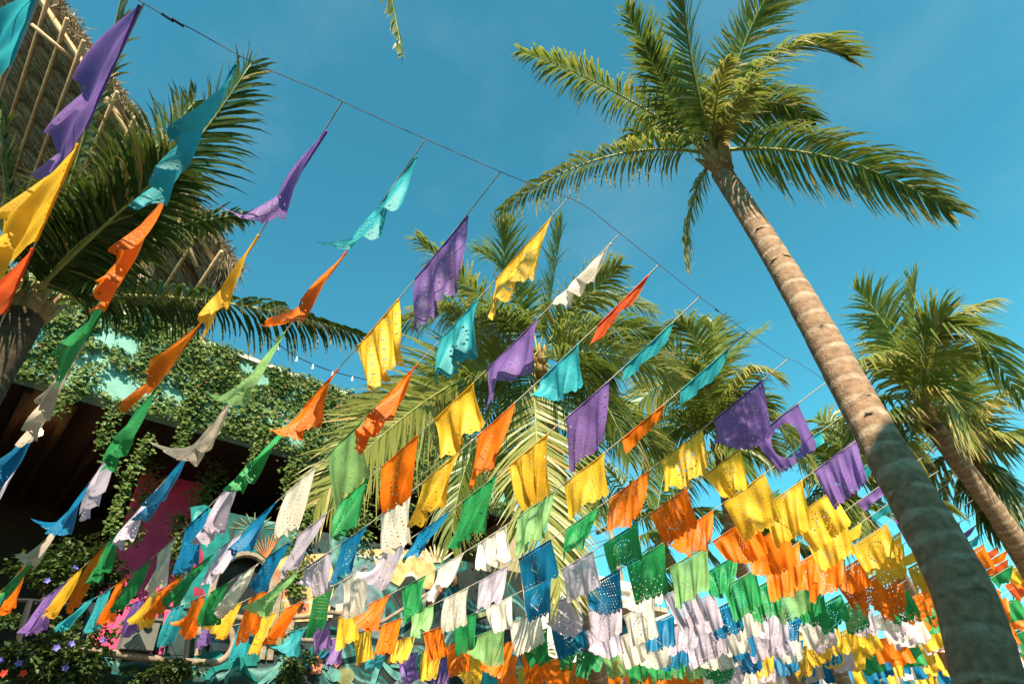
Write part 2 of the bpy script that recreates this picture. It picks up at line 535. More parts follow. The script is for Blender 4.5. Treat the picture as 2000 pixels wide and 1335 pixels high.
patch([(655, 1180), (668, 1178), (668, 1196), (655, 1198)], 'ivory'); patch([(638, 1192), (650, 1192), (648, 1206), (636, 1206)], 'ivory')
# the lower mural: teal bands curling over the dark parapet
stroke([(370, 1330), (372, 1300), (400, 1285), (440, 1292), (480, 1290), (520, 1270), (535, 1235)], .20, 'teal')
stroke([(410, 1345), (405, 1320), (430, 1300), (470, 1305), (500, 1330)], .12, 'teal')
stroke([(438, 1345), (445, 1315), (470, 1300)], .07, 'pale_teal')
stroke([(500, 1340), (545, 1300), (560, 1240), (540, 1210)], .12, 'pale_teal')
stroke([(485, 1235), (498, 1260), (490, 1290), (465, 1285)], .10, 'teal')
patch([(455, 1260), (480, 1250), (505, 1262), (500, 1300), (465, 1300)], 'teal')
disc(418, 1282, .14, 'teal', sq=.6)
stroke([(520, 1335), (560, 1300), (600, 1290), (650, 1310), (700, 1345)], .08, 'pale_teal')
for a in range(7):
    stroke([(604, 1305), (575 + a * 11, 1262 + abs(a - 3) * 3)], .05, 'teal' if a % 2 else 'deep_blue')
patch([(607, 1290), (618, 1280), (630, 1290), (624, 1315), (606, 1316)], 'coral')
patch([(645, 1285), (660, 1282), (668, 1290), (655, 1305)], 'coral')
disc(672, 1320, .2, 'olive', sq=.7); disc(650, 1318, .14, 'pale_teal', sq=.8)
stroke([(725, 1345), (735, 1300), (742, 1260), (735, 1240)], .16, 'pale_teal')
stroke([(742, 1290), (770, 1318), (800, 1325), (830, 1345)], .16, 'pale_teal')
stroke([(760, 1300), (785, 1298), (800, 1275), (780, 1262), (760, 1268)], .12, 'pale_teal')
stroke([(768, 1345), (780, 1330), (820, 1332), (850, 1350)], .10, 'grey_blue')
stroke([(835, 1275), (845, 1300), (838, 1325), (826, 1310), (833, 1280)], .09, 'ivory')
stroke([(862, 1215), (870, 1225), (882, 1212)], .14, 'pale_teal')
stroke([(900, 1300), (930, 1260), (955, 1275), (945, 1310)], .12, 'teal')
stroke([(880, 1200), (920, 1205), (960, 1190), (980, 1160)], .10, 'olive')

# grey electrical box with two round vents, hung on the railing side
p = at_x(270, 1240, WX + .3)
box = thing('electrical_box', 'grey metal box with two round black knobs by the pink wall', 'box', (p.x, p.y, p.z))
b = MB()
q0, q1 = at_x(232, 1262, p.x), at_x(306, 1228, p.x)
b.box((p.x - .12, q0.y, q0.z - .05), (p.x + .12, q1.y, q0.z + .36))
bx_ = b.build('case', M['grey_metal'], box)
b = MB(); b.box((p.x - .15, q0.y - .03, q0.z + .362), (p.x + .15, q1.y + .03, q0.z + .40))
b.build('lid', M['grey_metal'], box)
for dy in (.10, .26):
    b = MB(); b.tube([(p.x + .121, q0.y + dy, q0.z + .28), (p.x + .18, q0.y + dy, q0.z + .28)], .055, 14)
    b.build('knob', M['iron'], box)

# railings of the balcony
rl = thing('balcony_railing', 'black iron railing with slanting posts along the dark bar', 'railing', (WX + .15, 2, Z(2.8)))
b = MB(); b.tube([at_x(px, py, WX + .2) for px, py in ((-40, 1170), (60, 1172), (130, 1180), (260, 1180), (400, 1192), (470, 1200))], .028, 6)
b.build('top_rail', M['iron'], rl)
for px, py, qx, qy in ((180, 1182, 140, 1320), (262, 1180, 232, 1275), (318, 1180, 300, 1300), (372, 1188, 362, 1300), (60, 1172, 20, 1310)):
    b = MB(); b.tube([at_x(px, py, WX + .2), at_x(qx, qy, WX + .22)], .045, 6)
    b.build('post', M['iron'], rl)
dr = thing('driftwood_rail', 'bent grey driftwood rail curling over the teal mural', 'railing', (WX + .2, 3, Z(2.7)))
b = MB(); b.tube([at_x(*p_, WX + .3) for p_ in spline([(60, 1255), (140, 1265), (220, 1275), (300, 1285), (380, 1292), (430, 1290), (455, 1262), (450, 1230), (425, 1208), (402, 1212), (388, 1236), (415, 1230), (440, 1208), (470, 1206), (520, 1220), (560, 1240)], 5)],
                 .055, 7)
b.build('rail', M['driftwood'], dr, smooth=True)
b = MB(); b.tube([at_x(*p_, WX + .28) for p_ in spline([(560, 1205), (600, 1203), (640, 1195), (700, 1205), (745, 1225), (800, 1252), (830, 1255)], 5)], .04, 7)
b.build('rail', M['driftwood'], dr, smooth=True)
b = MB(); b.tube([at_x(*p_, WX + .32) for p_ in spline([(580, 1248), (640, 1250), (700, 1240), (745, 1215), (800, 1180), (850, 1150)], 5)], .04, 7)
b.build('rail', M['driftwood'], dr, smooth=True)

# lamps glowing inside the bar
for px, py, x, r_, lab in ((72, 843, WX - 1.2, .10, 'bright warm bulb hanging near the dark bar ceiling'), (170, 966, WX - 2.6, .05, 'dim orange bulb lower down inside the dark bar'),
                           ):
    c = at_x(px, py, x)
    lp = thing('hanging_lamp', lab, 'lamp', c)
    b = MB(); b.ball(c, r_, 10, 8, 0.8); b.build('bulb', M['bulb_lit'], lp)
    b = MB(); b.tube([c + Vector((0, 0, r_ * .7)), (c.x, c.y, Z(6.83))], .01, 5); b.build('cable', M['cable'], lp)
    b = MB(); b.tube([c + Vector((0, 0, r_ * .7)), c + Vector((0, 0, r_ * 1.5))], [.045, .03], 8); b.build('socket', M['iron'], lp)

# ------------------------------------------------------------------ leaves scattered as real faces
def leaf(b, p, d, nrm, size, rnd, tone, dry=0.0, lobes=True):
    """one folded leaf: pointed, creased along its midrib"""
    d = d.normalized()
    s = d.cross(nrm)
    s = s.normalized() if s.length > 1e-4 else Vector((1, 0, 0))
    n2 = s.cross(d)
    w = size * .46
    v = [p, p + d * size * .38 + s * w + n2 * size * .10, p + d * size, p + d * size * .38 - s * w + n2 * size * .10, p + d * size * .45]
    b.add(v, [(0, 4, 1), (1, 4, 2), (0, 3, 4), (3, 2, 4)], tone=tone, dry=dry)

rnd = random.Random(4)
iv = thing('climbing_ivy', 'dense green ivy climbing over the upper teal wall', 'ivy', (WX, 3, Z(7)))
b = MB()
from mathutils import noise as mnoise
bare = [(at_x(px, py, WX), rr) for px, py, rr in ((225, 748, .42), (252, 765, .30), (330, 765, .22), (350, 770, .2), (120, 735, .22), (520, 800, .18), (575, 858, .32), (130, 690, .14), (180, 700, .2), (205, 690, .12), (75, 650, .2), (60, 665, .15), (450, 790, .2), (545, 815, .16), (560, 835, .2), (150, 712, .2), (285, 760, .2))]
cnt = 0
while cnt < 34000:
    y = rnd.uniform(-6.9, 11.4)
    z = Z(rnd.uniform(6.85, 9.1))
    nv = mnoise.noise(Vector((y * .9, z * .9, 3.3))) + .5 * mnoise.noise(Vector((y * 2.7, z * 2.7, 8.1)))
    if nv < -.48 + rnd.uniform(-.15, .15) + (0.14 if y < 2.5 else 0):
        continue
    if any((y - q.y) ** 2 + (z - q.z) ** 2 < rr * rr * rnd.uniform(.35, 1.0) for q, rr in bare):
        continue
    out_ = .02 + max(0, nv + .4) * rnd.uniform(.02, .30)
    d = Vector((rnd.uniform(.0, .5), rnd.uniform(-.7, .7), rnd.uniform(-1, .1)))
    nrm = Vector((1, rnd.uniform(-.5, .5), rnd.uniform(0, .9)))
    leaf(b, Vector((WX + out_, y, z)), d, nrm, rnd.choice((.045, .06, .08, .11)) * rnd.uniform(.8, 1.2), rnd, max(0, min(1, .45 + .5 * nv + rnd.uniform(-.35, .35))), 1.0 if rnd.random() < .012 else 0.0)
    cnt += 1
fo = b.build('foliage', M['ivy'], iv); fo['kind'] = 'stuff'
b = MB()
for k in range(14):
    y = -6 + k * 1.25
    pts = [Vector((WX + .015, y + .25 * math.sin(j * 1.1 + k), Z(6.9 + j * .3))) for j in range(8)]
    b.tube(pts, .014, 5)
st = b.build('stems', M['stem'], iv); st['kind'] = 'stuff'
st.name = 'stem'

def hanging_vine(pts, lab, n=140, spread=.13, size=.075, x=WX + .12, kind='ivy'):
    P = [at_x(px, py, x) for px, py in spline(pts, 6)]
    v = thing('hanging_vine', lab, 'vine', P[0], 'vines trailing over the dark bar')
    b = MB(); b.tube(P, .012, 5); b.build('stem', M['stem'], v)
    b = MB()
    for k in range(int(n * 1.6)):
        t = rnd.random() * (len(P) - 1)
        i = int(t)
        q = P[i].lerp(P[min(i + 1, len(P) - 1)], t - i)
        w = spread * (1 - .5 * t / len(P))
        q = q + Vector((rnd.uniform(-.3, 1) * w, rnd.gauss(0, w * .6), rnd.gauss(0, w * .5)))
        leaf(b, q, Vector((rnd.uniform(0, .6), rnd.uniform(-.7, .7), rnd.uniform(-1, .1))), Vector((1, rnd.uniform(-.4, .4), .6)), size * rnd.uniform(.7, 1.25), rnd, rnd.uniform(.1, 1))
    f = b.build('foliage', M[kind], v); f['kind'] = 'stuff'
hanging_vine([(290, 855), (268, 900), (245, 950), (225, 1000), (215, 1040)], 'long thin green vine trailing down before the dark bar', 300)
hanging_vine([(225, 800), (205, 840), (195, 870)], 'short leafy vine hanging under the bare teal patch', 150)
hanging_vine([(150, 745), (125, 790), (80, 815)], 'leafy vine drooping over the bright bulb', 160)
hanging_vine([(372, 770), (362, 830), (350, 880)], 'thick leafy vine falling from the ivy beside a shade-toned white flag', 300, .16)
hanging_vine([(215, 890), (205, 925)], 'tiny vine tuft dangling alone before the dark bar', 60)
hanging_vine([(520, 830), (500, 880), (470, 940)], 'vine trailing from the ivy past a green flag', 200)
hanging_vine([(605, 850), (580, 900), (560, 940), (570, 990)], 'bright vine falling beside the big palm frond tip', 360, .25)
hanging_vine([(440, 820), (430, 900), (400, 960), (390, 1000)], 'dark shaded vine curtain left of the arched window', 420, .35, x=WX - 1.3)
hanging_vine([(300, 880), (290, 950), (265, 1010), (255, 1060)], 'dark vine falling to the top of the pink wall', 340, .25, x=WX - 1.7)
hanging_vine([(350, 1010), (352, 1080), (350, 1150)], 'bushy dark vine down the edge of the pink wall', 420, .2, x=WX - 1.6)
hanging_vine([(600, 1000), (580, 1060), (572, 1120), (575, 1160)], 'green vine twisting down the straw painted mural', 420, .2)
hanging_vine([(680, 900), (690, 980), (700, 1050)], 'shaded ivy curtain behind the big palm frond', 500, .5, x=WX + .05)
hanging_vine([(770, 880), (775, 960), (770, 1040)], 'dark ivy sheet between the palm frond and the mural', 500, .5, x=WX + .05)
hanging_vine([(880, 960), (900, 1010), (930, 1080)], 'ivy growing down the dark end of the mural', 380, .45, x=WX + .05)

def shrub(name, lab, cat, c, r, n, m, group=None, size=.1, flat=.7, blooms=None, seed=1, stems=6):
    rr = random.Random(seed)
    v = thing(name, lab, cat, (c.x, c.y, c.z - r[2]), group)
    b = MB()
    lobes = [(Vector((rr.gauss(0, .45) * r[0], rr.gauss(0, .45) * r[1], rr.gauss(0, .4) * r[2])), rr.uniform(.3, .6)) for _ in range(9)]
    for k in range(n):
        o, s_ = rr.choice(lobes)
        u = Vector((rr.gauss(0, 1), rr.gauss(0, 1), rr.gauss(0, 1))).normalized() * (rr.random() ** .4)
        q = c + o + Vector((u.x * r[0], u.y * r[1], u.z * r[2])) * s_
        leaf(b, q, Vector((u.x, u.y, u.z - .3)) + Vector((rr.uniform(-.5, .5), rr.uniform(-.5, .5), rr.uniform(-.5, .5))), u + Vector((0, 0, .7)), size * .8 * rr.uniform(.5, 1.4), rr, rr.random())
    f = b.build('foliage', m, v); f['kind'] = 'stuff'
    b = MB()
    for k in range(stems):
        e = c + Vector((rr.uniform(-.6, .6) * r[0], rr.uniform(-.6, .6) * r[1], rr.uniform(0, .5) * r[2]))
        b.tube([(c.x + rr.uniform(-.1, .1), c.y + rr.uniform(-.2, .2), c.z - r[2] * 1.0), e.lerp(c, .4), e], [.02, .014, .006], 5)
    b.build('stem', M['stem'], v)
    if blooms:
        for k in range(blooms[0]):
            u = Vector((1, rr.uniform(-.8, .8), rr.uniform(-.5, .8)))
            q = c + Vector((u.x * r[0] * .8, u.y * r[1], u.z * r[2]))
            b = MB()
            for a in range(5):
                th = 2 * math.pi * a / 5 + k
                d = Vector((.35, math.cos(th), math.sin(th)))
                leaf(b, q, d, Vector((1, 0, 0)), .055, rr, 0)
            b.build('flower', M[blooms[1]], v)
    return v
shrub('flowering_shrub', 'leafy shrub with violet flowers at the balcony corner', 'shrub', at_x(60, 1290, WX + .45), (.3, .9, .35), 1500, M['bush'], size=.11, blooms=(7, 'bloom_violet'), seed=3)
shrub('flowering_shrub', 'low shrub with a red bloom at the frame corner', 'shrub', at_x(-10, 1330, WX + .6), (.25, .5, .3), 600, M['bush'], size=.1, blooms=(4, 'bloom_red'), seed=4)
shrub('potted_shrub', 'dark shrub inside the bar below the dangling flags', 'shrub', at_x(120, 1125, WX - .7), (.3, .8, .45), 1300, M['bush'], size=.11, blooms=(2, 'bloom_violet'), seed=5)
shrub('potted_shrub', 'dark bushy shrub before the foot of the pink wall', 'shrub', at_x(200, 1130, WX - .9), (.3, .35, .45), 900, M['bush'], size=.1, seed=6)
shrub('potted_shrub', 'small leafy shrub hanging under the driftwood rail', 'shrub', at_x(330, 1310, WX + .4), (.25, .45, .22), 700, M['bush'], size=.09, seed=7)
shrub('potted_shrub', 'dark leafy shrub between the mural curls', 'shrub', at_x(570, 1300, WX + .2), (.2, .3, .35), 700, M['bush'], size=.09, seed=8)
shrub('potted_shrub', 'dark shrub in the gap beside the electrical box', 'shrub', at_x(130, 1230, WX - .5), (.3, .9, .25), 900, M['bush'], size=.1, seed=9)

# ------------------------------------------------------------------ the thatched roof above
pl = thing('thatched_roof', 'tall palm thatched roof with pole rafters seen from below', 'palapa roof', (-11, 0, Z(9)))
E0 = Vector((-10.2, 2.0, Z(10.9))); 
low = at_x(448, 520, -10.2); high = at_x(60, -60, -10.2)
sl = (high - low)
sl.x = 0
sdir = sl.normalized()
nrm = Vector((0, sdir.z, -sdir.y))      # outward normal of the slope, up and to the street end
if nrm.z < 0: nrm = -nrm
L_ = sl.length * 1.15
def roofpt(s, x, h=0.0):
    return low + sdir * s + Vector((x - low.x, 0, 0)) + nrm * h
b = MB()
rr = random.Random(8)
# lower face of old thatch, in bundles along the slope
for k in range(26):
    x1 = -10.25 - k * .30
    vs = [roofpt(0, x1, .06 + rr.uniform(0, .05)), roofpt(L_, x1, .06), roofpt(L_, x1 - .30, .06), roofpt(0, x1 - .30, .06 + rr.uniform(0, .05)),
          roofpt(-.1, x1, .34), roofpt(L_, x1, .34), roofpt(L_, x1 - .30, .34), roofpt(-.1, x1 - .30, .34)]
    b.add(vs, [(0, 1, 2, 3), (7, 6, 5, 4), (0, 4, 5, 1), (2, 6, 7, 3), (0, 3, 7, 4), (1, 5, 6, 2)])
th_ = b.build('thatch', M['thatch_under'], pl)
# ragged thatch edge along the gable and the eave
b = MB()
for k in range(1500):
    s_ = rr.uniform(-.1, L_)
    p0 = roofpt(s_, -10.2 + rr.uniform(-.12, .05), rr.uniform(.08, .36))
    d = Vector((rr.uniform(.1, .7), rr.uniform(-.1, .6), rr.uniform(-1, -.2))).normalized() * rr.uniform(.15, .42)
    w = Vector((0, sdir.y, sdir.z)) * .02
    b.add([p0 - w, p0 + w, p0 + d * .6 + w * .8, p0 + d * .6 - w * .8, p0 + d], [(0, 1, 2, 3), (3, 2, 4)])
for k in range(900):
    p0 = roofpt(rr.uniform(-.05, .5), rr.uniform(-14, -10.1), rr.uniform(.05, .36))
    d = Vector((rr.uniform(-.15, .25), rr.uniform(-.1, .5), -1)).normalized() * rr.uniform(.3, .9)
    w = Vector((.02, 0, 0))
    b.add([p0 - w, p0 + w, p0 + d * .6 + w * .8, p0 + d * .6 - w * .8, p0 + d], [(0, 1, 2, 3), (3, 2, 4)])
for k in range(4200):                            # loose straw on the underside, combed down the slope
    p0 = roofpt(rr.uniform(.3, L_), -10.25 - 7.6 * rr.random() ** 1.5, .045 + rr.uniform(-.03, .01))
    d = (-sdir + Vector((rr.uniform(-.25, .25), 0, rr.uniform(-.12, .02)))).normalized() * rr.uniform(.25, .7)
    w = Vector((.009, 0, 0))
    b.add([p0 - w, p0 + w, p0 + d + w * .5, p0 + d - w * .5], [(0, 1, 2, 3)])
fr_ = b.build('thatch_fringe', M['thatch'], pl); fr_['kind'] = 'stuff'
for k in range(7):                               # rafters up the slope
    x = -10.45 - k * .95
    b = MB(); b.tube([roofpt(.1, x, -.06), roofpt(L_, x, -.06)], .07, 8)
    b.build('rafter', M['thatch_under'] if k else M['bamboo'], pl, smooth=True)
for k in range(12):                              # purlins along X, their ends stick out at the gable
    s_ = .25 + k * .78
    b = MB(); b.tube([roofpt(s_, -9.95 + rr.uniform(-.1, .12), -.17 + .02 * (k % 2)), roofpt(s_, -17.5, -.17)], .05, 8)
    b.build('purlin', M['bamboo'], pl, smooth=True)
for k, (a0, a1) in enumerate((((62, 48), (160, 130)), ((335, 395), (385, 520)))):
    b = MB(); b.tube([at_x(*a0, -10.6), at_x(*a1, -10.6)], .045, 8)
    b.build('brace', M['bamboo'], pl, smooth=True)
b = MB(); b.tube([at_x(305, 440, -10.4), at_x(285, 532, -10.4)], .14, 12)
b.build('post', M['bamboo'], pl, smooth=True)
b = MB(); b.tube([(-10.4, at_x(285, 532, -10.4).y, at_x(285, 532, -10.4).z - .01), (-10.4, at_x(285, 532, -10.4).y, Z(9.03))], .1, 12)
b.build('post', M['driftwood'], pl, smooth=True)

# ------------------------------------------------------------------ palms
def frond(parent, A, Mid, T_, leaf_len=.6, n=64, roll=0.0, droop=.55, wind=(0, 0, 0), seed=1, m=None, width=.034, dry=.0, pet=.14, tone=.3, rach=.022, vee=.25, face=0.0):
    rr = random.Random(seed)
    A, Mid, T_ = Vector(A), Vector(Mid), Vector(T_)
    ctl = Mid * 2 - (A + T_) * .5
    def bz(t): return A * (1 - t) ** 2 + ctl * 2 * t * (1 - t) + T_ * t * t
    def tg(t): return ((ctl - A) * (1 - t) + (T_ - ctl) * t).normalized()
    W = Vector(wind)
    b = MB()
    for k in range(n):
        t = pet + (1 - pet) * (k + rr.uniform(-.3, .3)) / (n - 1)
        t = min(max(t, pet), .998)
        P = bz(t); T = tg(t)
        up = Vector((0, 0, 1)) if abs(T.z) < .97 else Vector((-.5, .5, 0))
        N = (up - T * up.dot(T)).normalized()
        if face:                     # blade turned towards the open street
            V = EYEV - P
            V = (V - T * V.dot(T)).normalized()
            if V.dot(N) < 0: V = -V
            N = N.lerp(V, face).normalized()
        S = T.cross(N)
        cr, sr = math.cos(roll), math.sin(roll)
        S, N = S * cr + N * sr, N * cr - S * sr
        tt = (t - pet) / (1 - pet)
        f = (.45 + .55 * math.sin(math.pi * min(1, tt * 1.35 + .12) ** .8)) if tt < .5 else (1.0 - .62 * ((tt - .5) / .5) ** 1.6)
        ang = lerp(.35, 1.05, tt)
        for side in (-1, 1):
            ln = leaf_len * f * rr.uniform(.68, 1.15)
            if rr.random() < .03: continue
            d = (S * side * math.cos(ang) + T * math.sin(ang) + N * (vee + rr.uniform(-.12, .12))).normalized()
            wv = (T - d * T.dot(d)).normalized()
            wv = (wv + N * rr.uniform(-.35, .35)).normalized()
            pts = [P]
            cur = d
            for s_ in range(4):
                cur = (cur + Vector((0, 0, -1)) * droop * (.18 + .30 * s_) + W * (.2 + .25 * s_) + Vector((rr.uniform(-.1, .1), rr.uniform(-.1, .1), rr.uniform(-.1, .1)))).normalized()
                pts.append(pts[-1] + cur * ln / 4)
            ws = [width * .55, width, width * .85, width * .5, 0.0]
            vs = []
            for q, w in zip(pts[:-1], ws):
                vs += [q - wv * w * .5, q + wv * w * .5]
            vs.append(pts[-1])
            tn = max(0, min(1, tone + rr.uniform(-.25, .25)))
            dr_ = [0] * 4 + [dry * .5] * 2 + [min(1, dry + .05)] * 2 + [min(1, dry + .25 + rr.random() * .3)]
            if rr.random() < .04 + dry * .4: dr_ = [.7] * 9
            b.add(vs, [(0, 1, 3, 2), (2, 3, 5, 4), (4, 5, 7, 6), (6, 7, 8)], tone=tn, dry=dr_)
    fo = b.build('frond', m or M['leaf'], parent)
    b = MB()
    ns = 16
    b.tube([bz(i / ns) for i in range(ns + 1)], [rach * lerp(1.0, .14, (i / ns) ** .7) for i in range(ns + 1)], 6)
    rc = b.build('rachis', M['rachis'], fo, smooth=True)
    rc.matrix_parent_inverse = Matrix.Translation(-parent.location)
    rc.matrix_parent_inverse = Matrix.Identity(4)
    return fo

def trunk(parent, pts, radii, ring=.13, sides=20, seed=1, m='trunk'):
    rr = random.Random(seed)
    P = [Vector(p) for p in pts]
    # even resampling along a spline
    fine = [Vector(q) for q in spline([tuple(p) + (r_,) for p, r_ in zip(P, radii)], 14)] if False else None
    q4 = spline([(*p, r_) for p, r_ in zip(P, radii)], 16)
    cum = [0]
    for i in range(1, len(q4)):
        cum.append(cum[-1] + (Vector(q4[i][:3]) - Vector(q4[i - 1][:3])).length)
    step = .022
    n = int(cum[-1] / step)
    path, rad, ringa, groove = [], [], [], []
    j = 0
    nxt = rr.uniform(.6, 1) * ring
    last = 0.0
    for i in range(n + 1):
        s_ = min(i * step, cum[-1] - 1e-6)
        while cum[j + 1] < s_: j += 1
        t = (s_ - cum[j]) / (cum[j + 1] - cum[j])
        a, c = q4[j], q4[j + 1]
        p = Vector([lerp(a[k], c[k], t) for k in range(3)])
        r_ = lerp(a[3], c[3], t)
        if s_ > last + nxt:
            last = s_; nxt = ring * rr.uniform(.7, 1.25)
        u = s_ - last
        rg = 1.0 if u < step * 1.01 else 0.0
        gv = .55 if step * 1.01 <= u < step * 2.01 else 0.0
        r_ *= 1 + (.010 if rg else 0) - (.012 if gv else 0) + .006 * math.sin(s_ * 7.3 + seed) + .012 * math.sin(s_ * 2.9)
        path.append(p); rad.append(r_); ringa.append(rg * rr.uniform(.25, .8)); groove.append(gv * rr.uniform(.3, 1))
    b = MB()
    tilt = [(rr.uniform(-.022, .022), rr.uniform(0, 6.28)) for _ in range(n + 2)]
    b.tube(path, rad, sides, True, ring=lambda i: ringa[i], groove=lambda i: groove[i])
    # leaf scars run slightly aslant and uneven round the stem
    cell, idx = 0, []
    for i in range(n + 1):
        if ringa[i] > 0: cell += 1
        idx.append(cell)
    for i in range(1, n):
        A_, ph = tilt[idx[i]]
        T = (path[i + 1] - path[i - 1]).normalized()
        for q in range(sides):
            a = 2 * math.pi * q / sides
            o = A_ * math.sin(a + ph) + .006 * math.sin(3 * a + ph * 2.3)
            k_ = 1 + .010 * math.sin(5 * a + idx[i] * 1.7)
            v = Vector(b.v[i * sides + q])
            b.v[i * sides + q] = tuple(path[i] + (v - path[i]) * k_ + T * o)
    return b.build('trunk', M[m], parent, smooth=True)

def palm(label, crown, fronds, tpts, tr, group='coconut palms along the street', m='leaf', leaf_len=.6, n=64, seed=1, width=.034, droop=.55, rach=.022, ring=.13, heart=.16, sides=20, wind=(0, 0, 0), rs=1.0, bark='trunk'):
    """fronds: (mid px, mid range, tip px, tip range, options)"""
    crown = Vector(crown)
    base = Vector(tpts[0])
    t = thing('palm_tree', label, 'palm tree', base, group)
    trunk(t, tpts, tr, ring, sides, seed, bark)
    rr = random.Random(seed)
    for k, (mx, my, mr, tx, ty, tr_, opt) in enumerate(fronds):
        o = dict(leaf_len=leaf_len, n=n, width=width, droop=droop, rach=rach, seed=seed * 100 + k, m=M[m], tone=rr.uniform(.1, .5), roll=rr.uniform(-.5, .5), wind=wind)
        o.update(opt)
        if isinstance(o['m'], str): o['m'] = M[o['m']]
        A = crown + Vector((rr.uniform(-.05, .05), rr.uniform(-.05, .05), rr.uniform(-.08, .08)))
        frond(t, A, at(mx, my, mr * rs), at(tx, ty, tr_ * rs), **o)
    # leaf bases and fibre round the growing heart
    ax = (crown - Vector(tpts[-2])).normalized()
    for k in range(9):
        a = k * 2.4
        o_ = Vector((math.cos(a), math.sin(a), 0)) * heart * .75
        p0 = crown - ax * heart * 1.9 + o_ * .55
        b = MB(); b.tube([p0, p0 + ax * heart * 1.2 + o_ * .5, p0 + ax * heart * 2.6 + o_ * 1.3], [heart * .36, heart * .34, heart * .08], 7)
        b.build('leaf_base', M['fibre'], t, smooth=True)
    b = MB(); b.tube([crown - ax * heart * 2.4, crown - ax * heart * 1.0, crown + ax * heart * .8], [tr[-1] * 1.0, heart * .8, heart * .2], 10)
    b.build('heart', M['fibre'], t, smooth=True)
    return t

def on_y(px, py, y):
    d = ray(px, py)
    return EYEV + d * (y / d.y)

# the tall leaning palm close to the camera
MC = at(1395, 300, 6.55)
palm('tall leaning coconut palm with ringed trunk, nearest the camera', MC, [
    (1205, 182, 6.9, 1018, 100, 7.1, dict(roll=.25, droop=.95, tone=.4, dry=.25, leaf_len=.50)),
    (1190, 305, 6.2, 980, 408, 5.8, dict(roll=-.2, droop=1.3, leaf_len=.50, dry=.3, tone=.6, n=70)),
    (1610, 305, 6.2, 1855, 410, 6.0, dict(roll=0, face=.7, droop=.75, leaf_len=.60, n=100, tone=.12, dry=.2, vee=.1)),
    (1352, 400, 6.4, 1346, 525, 6.2, dict(leaf_len=.32, n=44, droop=1.2, dry=.45, tone=.5)),
    (1300, 165, 7.0, 1222, 20, 7.3, dict(roll=.8, droop=.25, tone=.25)),
    (1352, 130, 6.3, 1335, -45, 6.2, dict(roll=-.9, droop=.25, tone=.25, leaf_len=.6)),
    (1445, 110, 6.9, 1520, -40, 7.1, dict(roll=.9, droop=.4, tone=.55, dry=.15)),
    (1500, 118, 6.1, 1655, 108, 5.9, dict(roll=-.5, droop=1.0, tone=.5, leaf_len=.56, wind=(.25, .2, 0), dry=.2)),
    (1480, 205, 7.0, 1590, 235, 7.2, dict(roll=.3, droop=1.1, tone=.2, leaf_len=.52, dry=.1)),
    (1300, 250, 7.2, 1225, 285, 7.5, dict(roll=-.3, droop=.8, tone=.1, leaf_len=.5, n=56)),
    (1396, 215, 6.4, 1425, 118, 6.3, dict(dry=.85, leaf_len=.28, n=46, droop=.8, tone=.9)),
    (1415, 240, 6.45, 1475, 165, 6.4, dict(dry=.85, leaf_len=.24, n=40, droop=.9, tone=.9)),
    (1320, 205, 6.6, 1260, 90, 6.6, dict(roll=.5, droop=.35, tone=.2)),
], [on_y(2040, 1650, 3.4), on_y(1935, 1345, 3.55), on_y(1868, 1130, 3.65), on_y(1712, 850, 3.85), on_y(1562, 580, 4.05), on_y(1470, 430, 4.15), on_y(1408, 335, 4.2)],
    [.150, .138, .130, .119, .110, .102, .098], seed=2, n=82, leaf_len=.52, width=.025, sides=28, heart=.13, ring=.15, rach=.024)

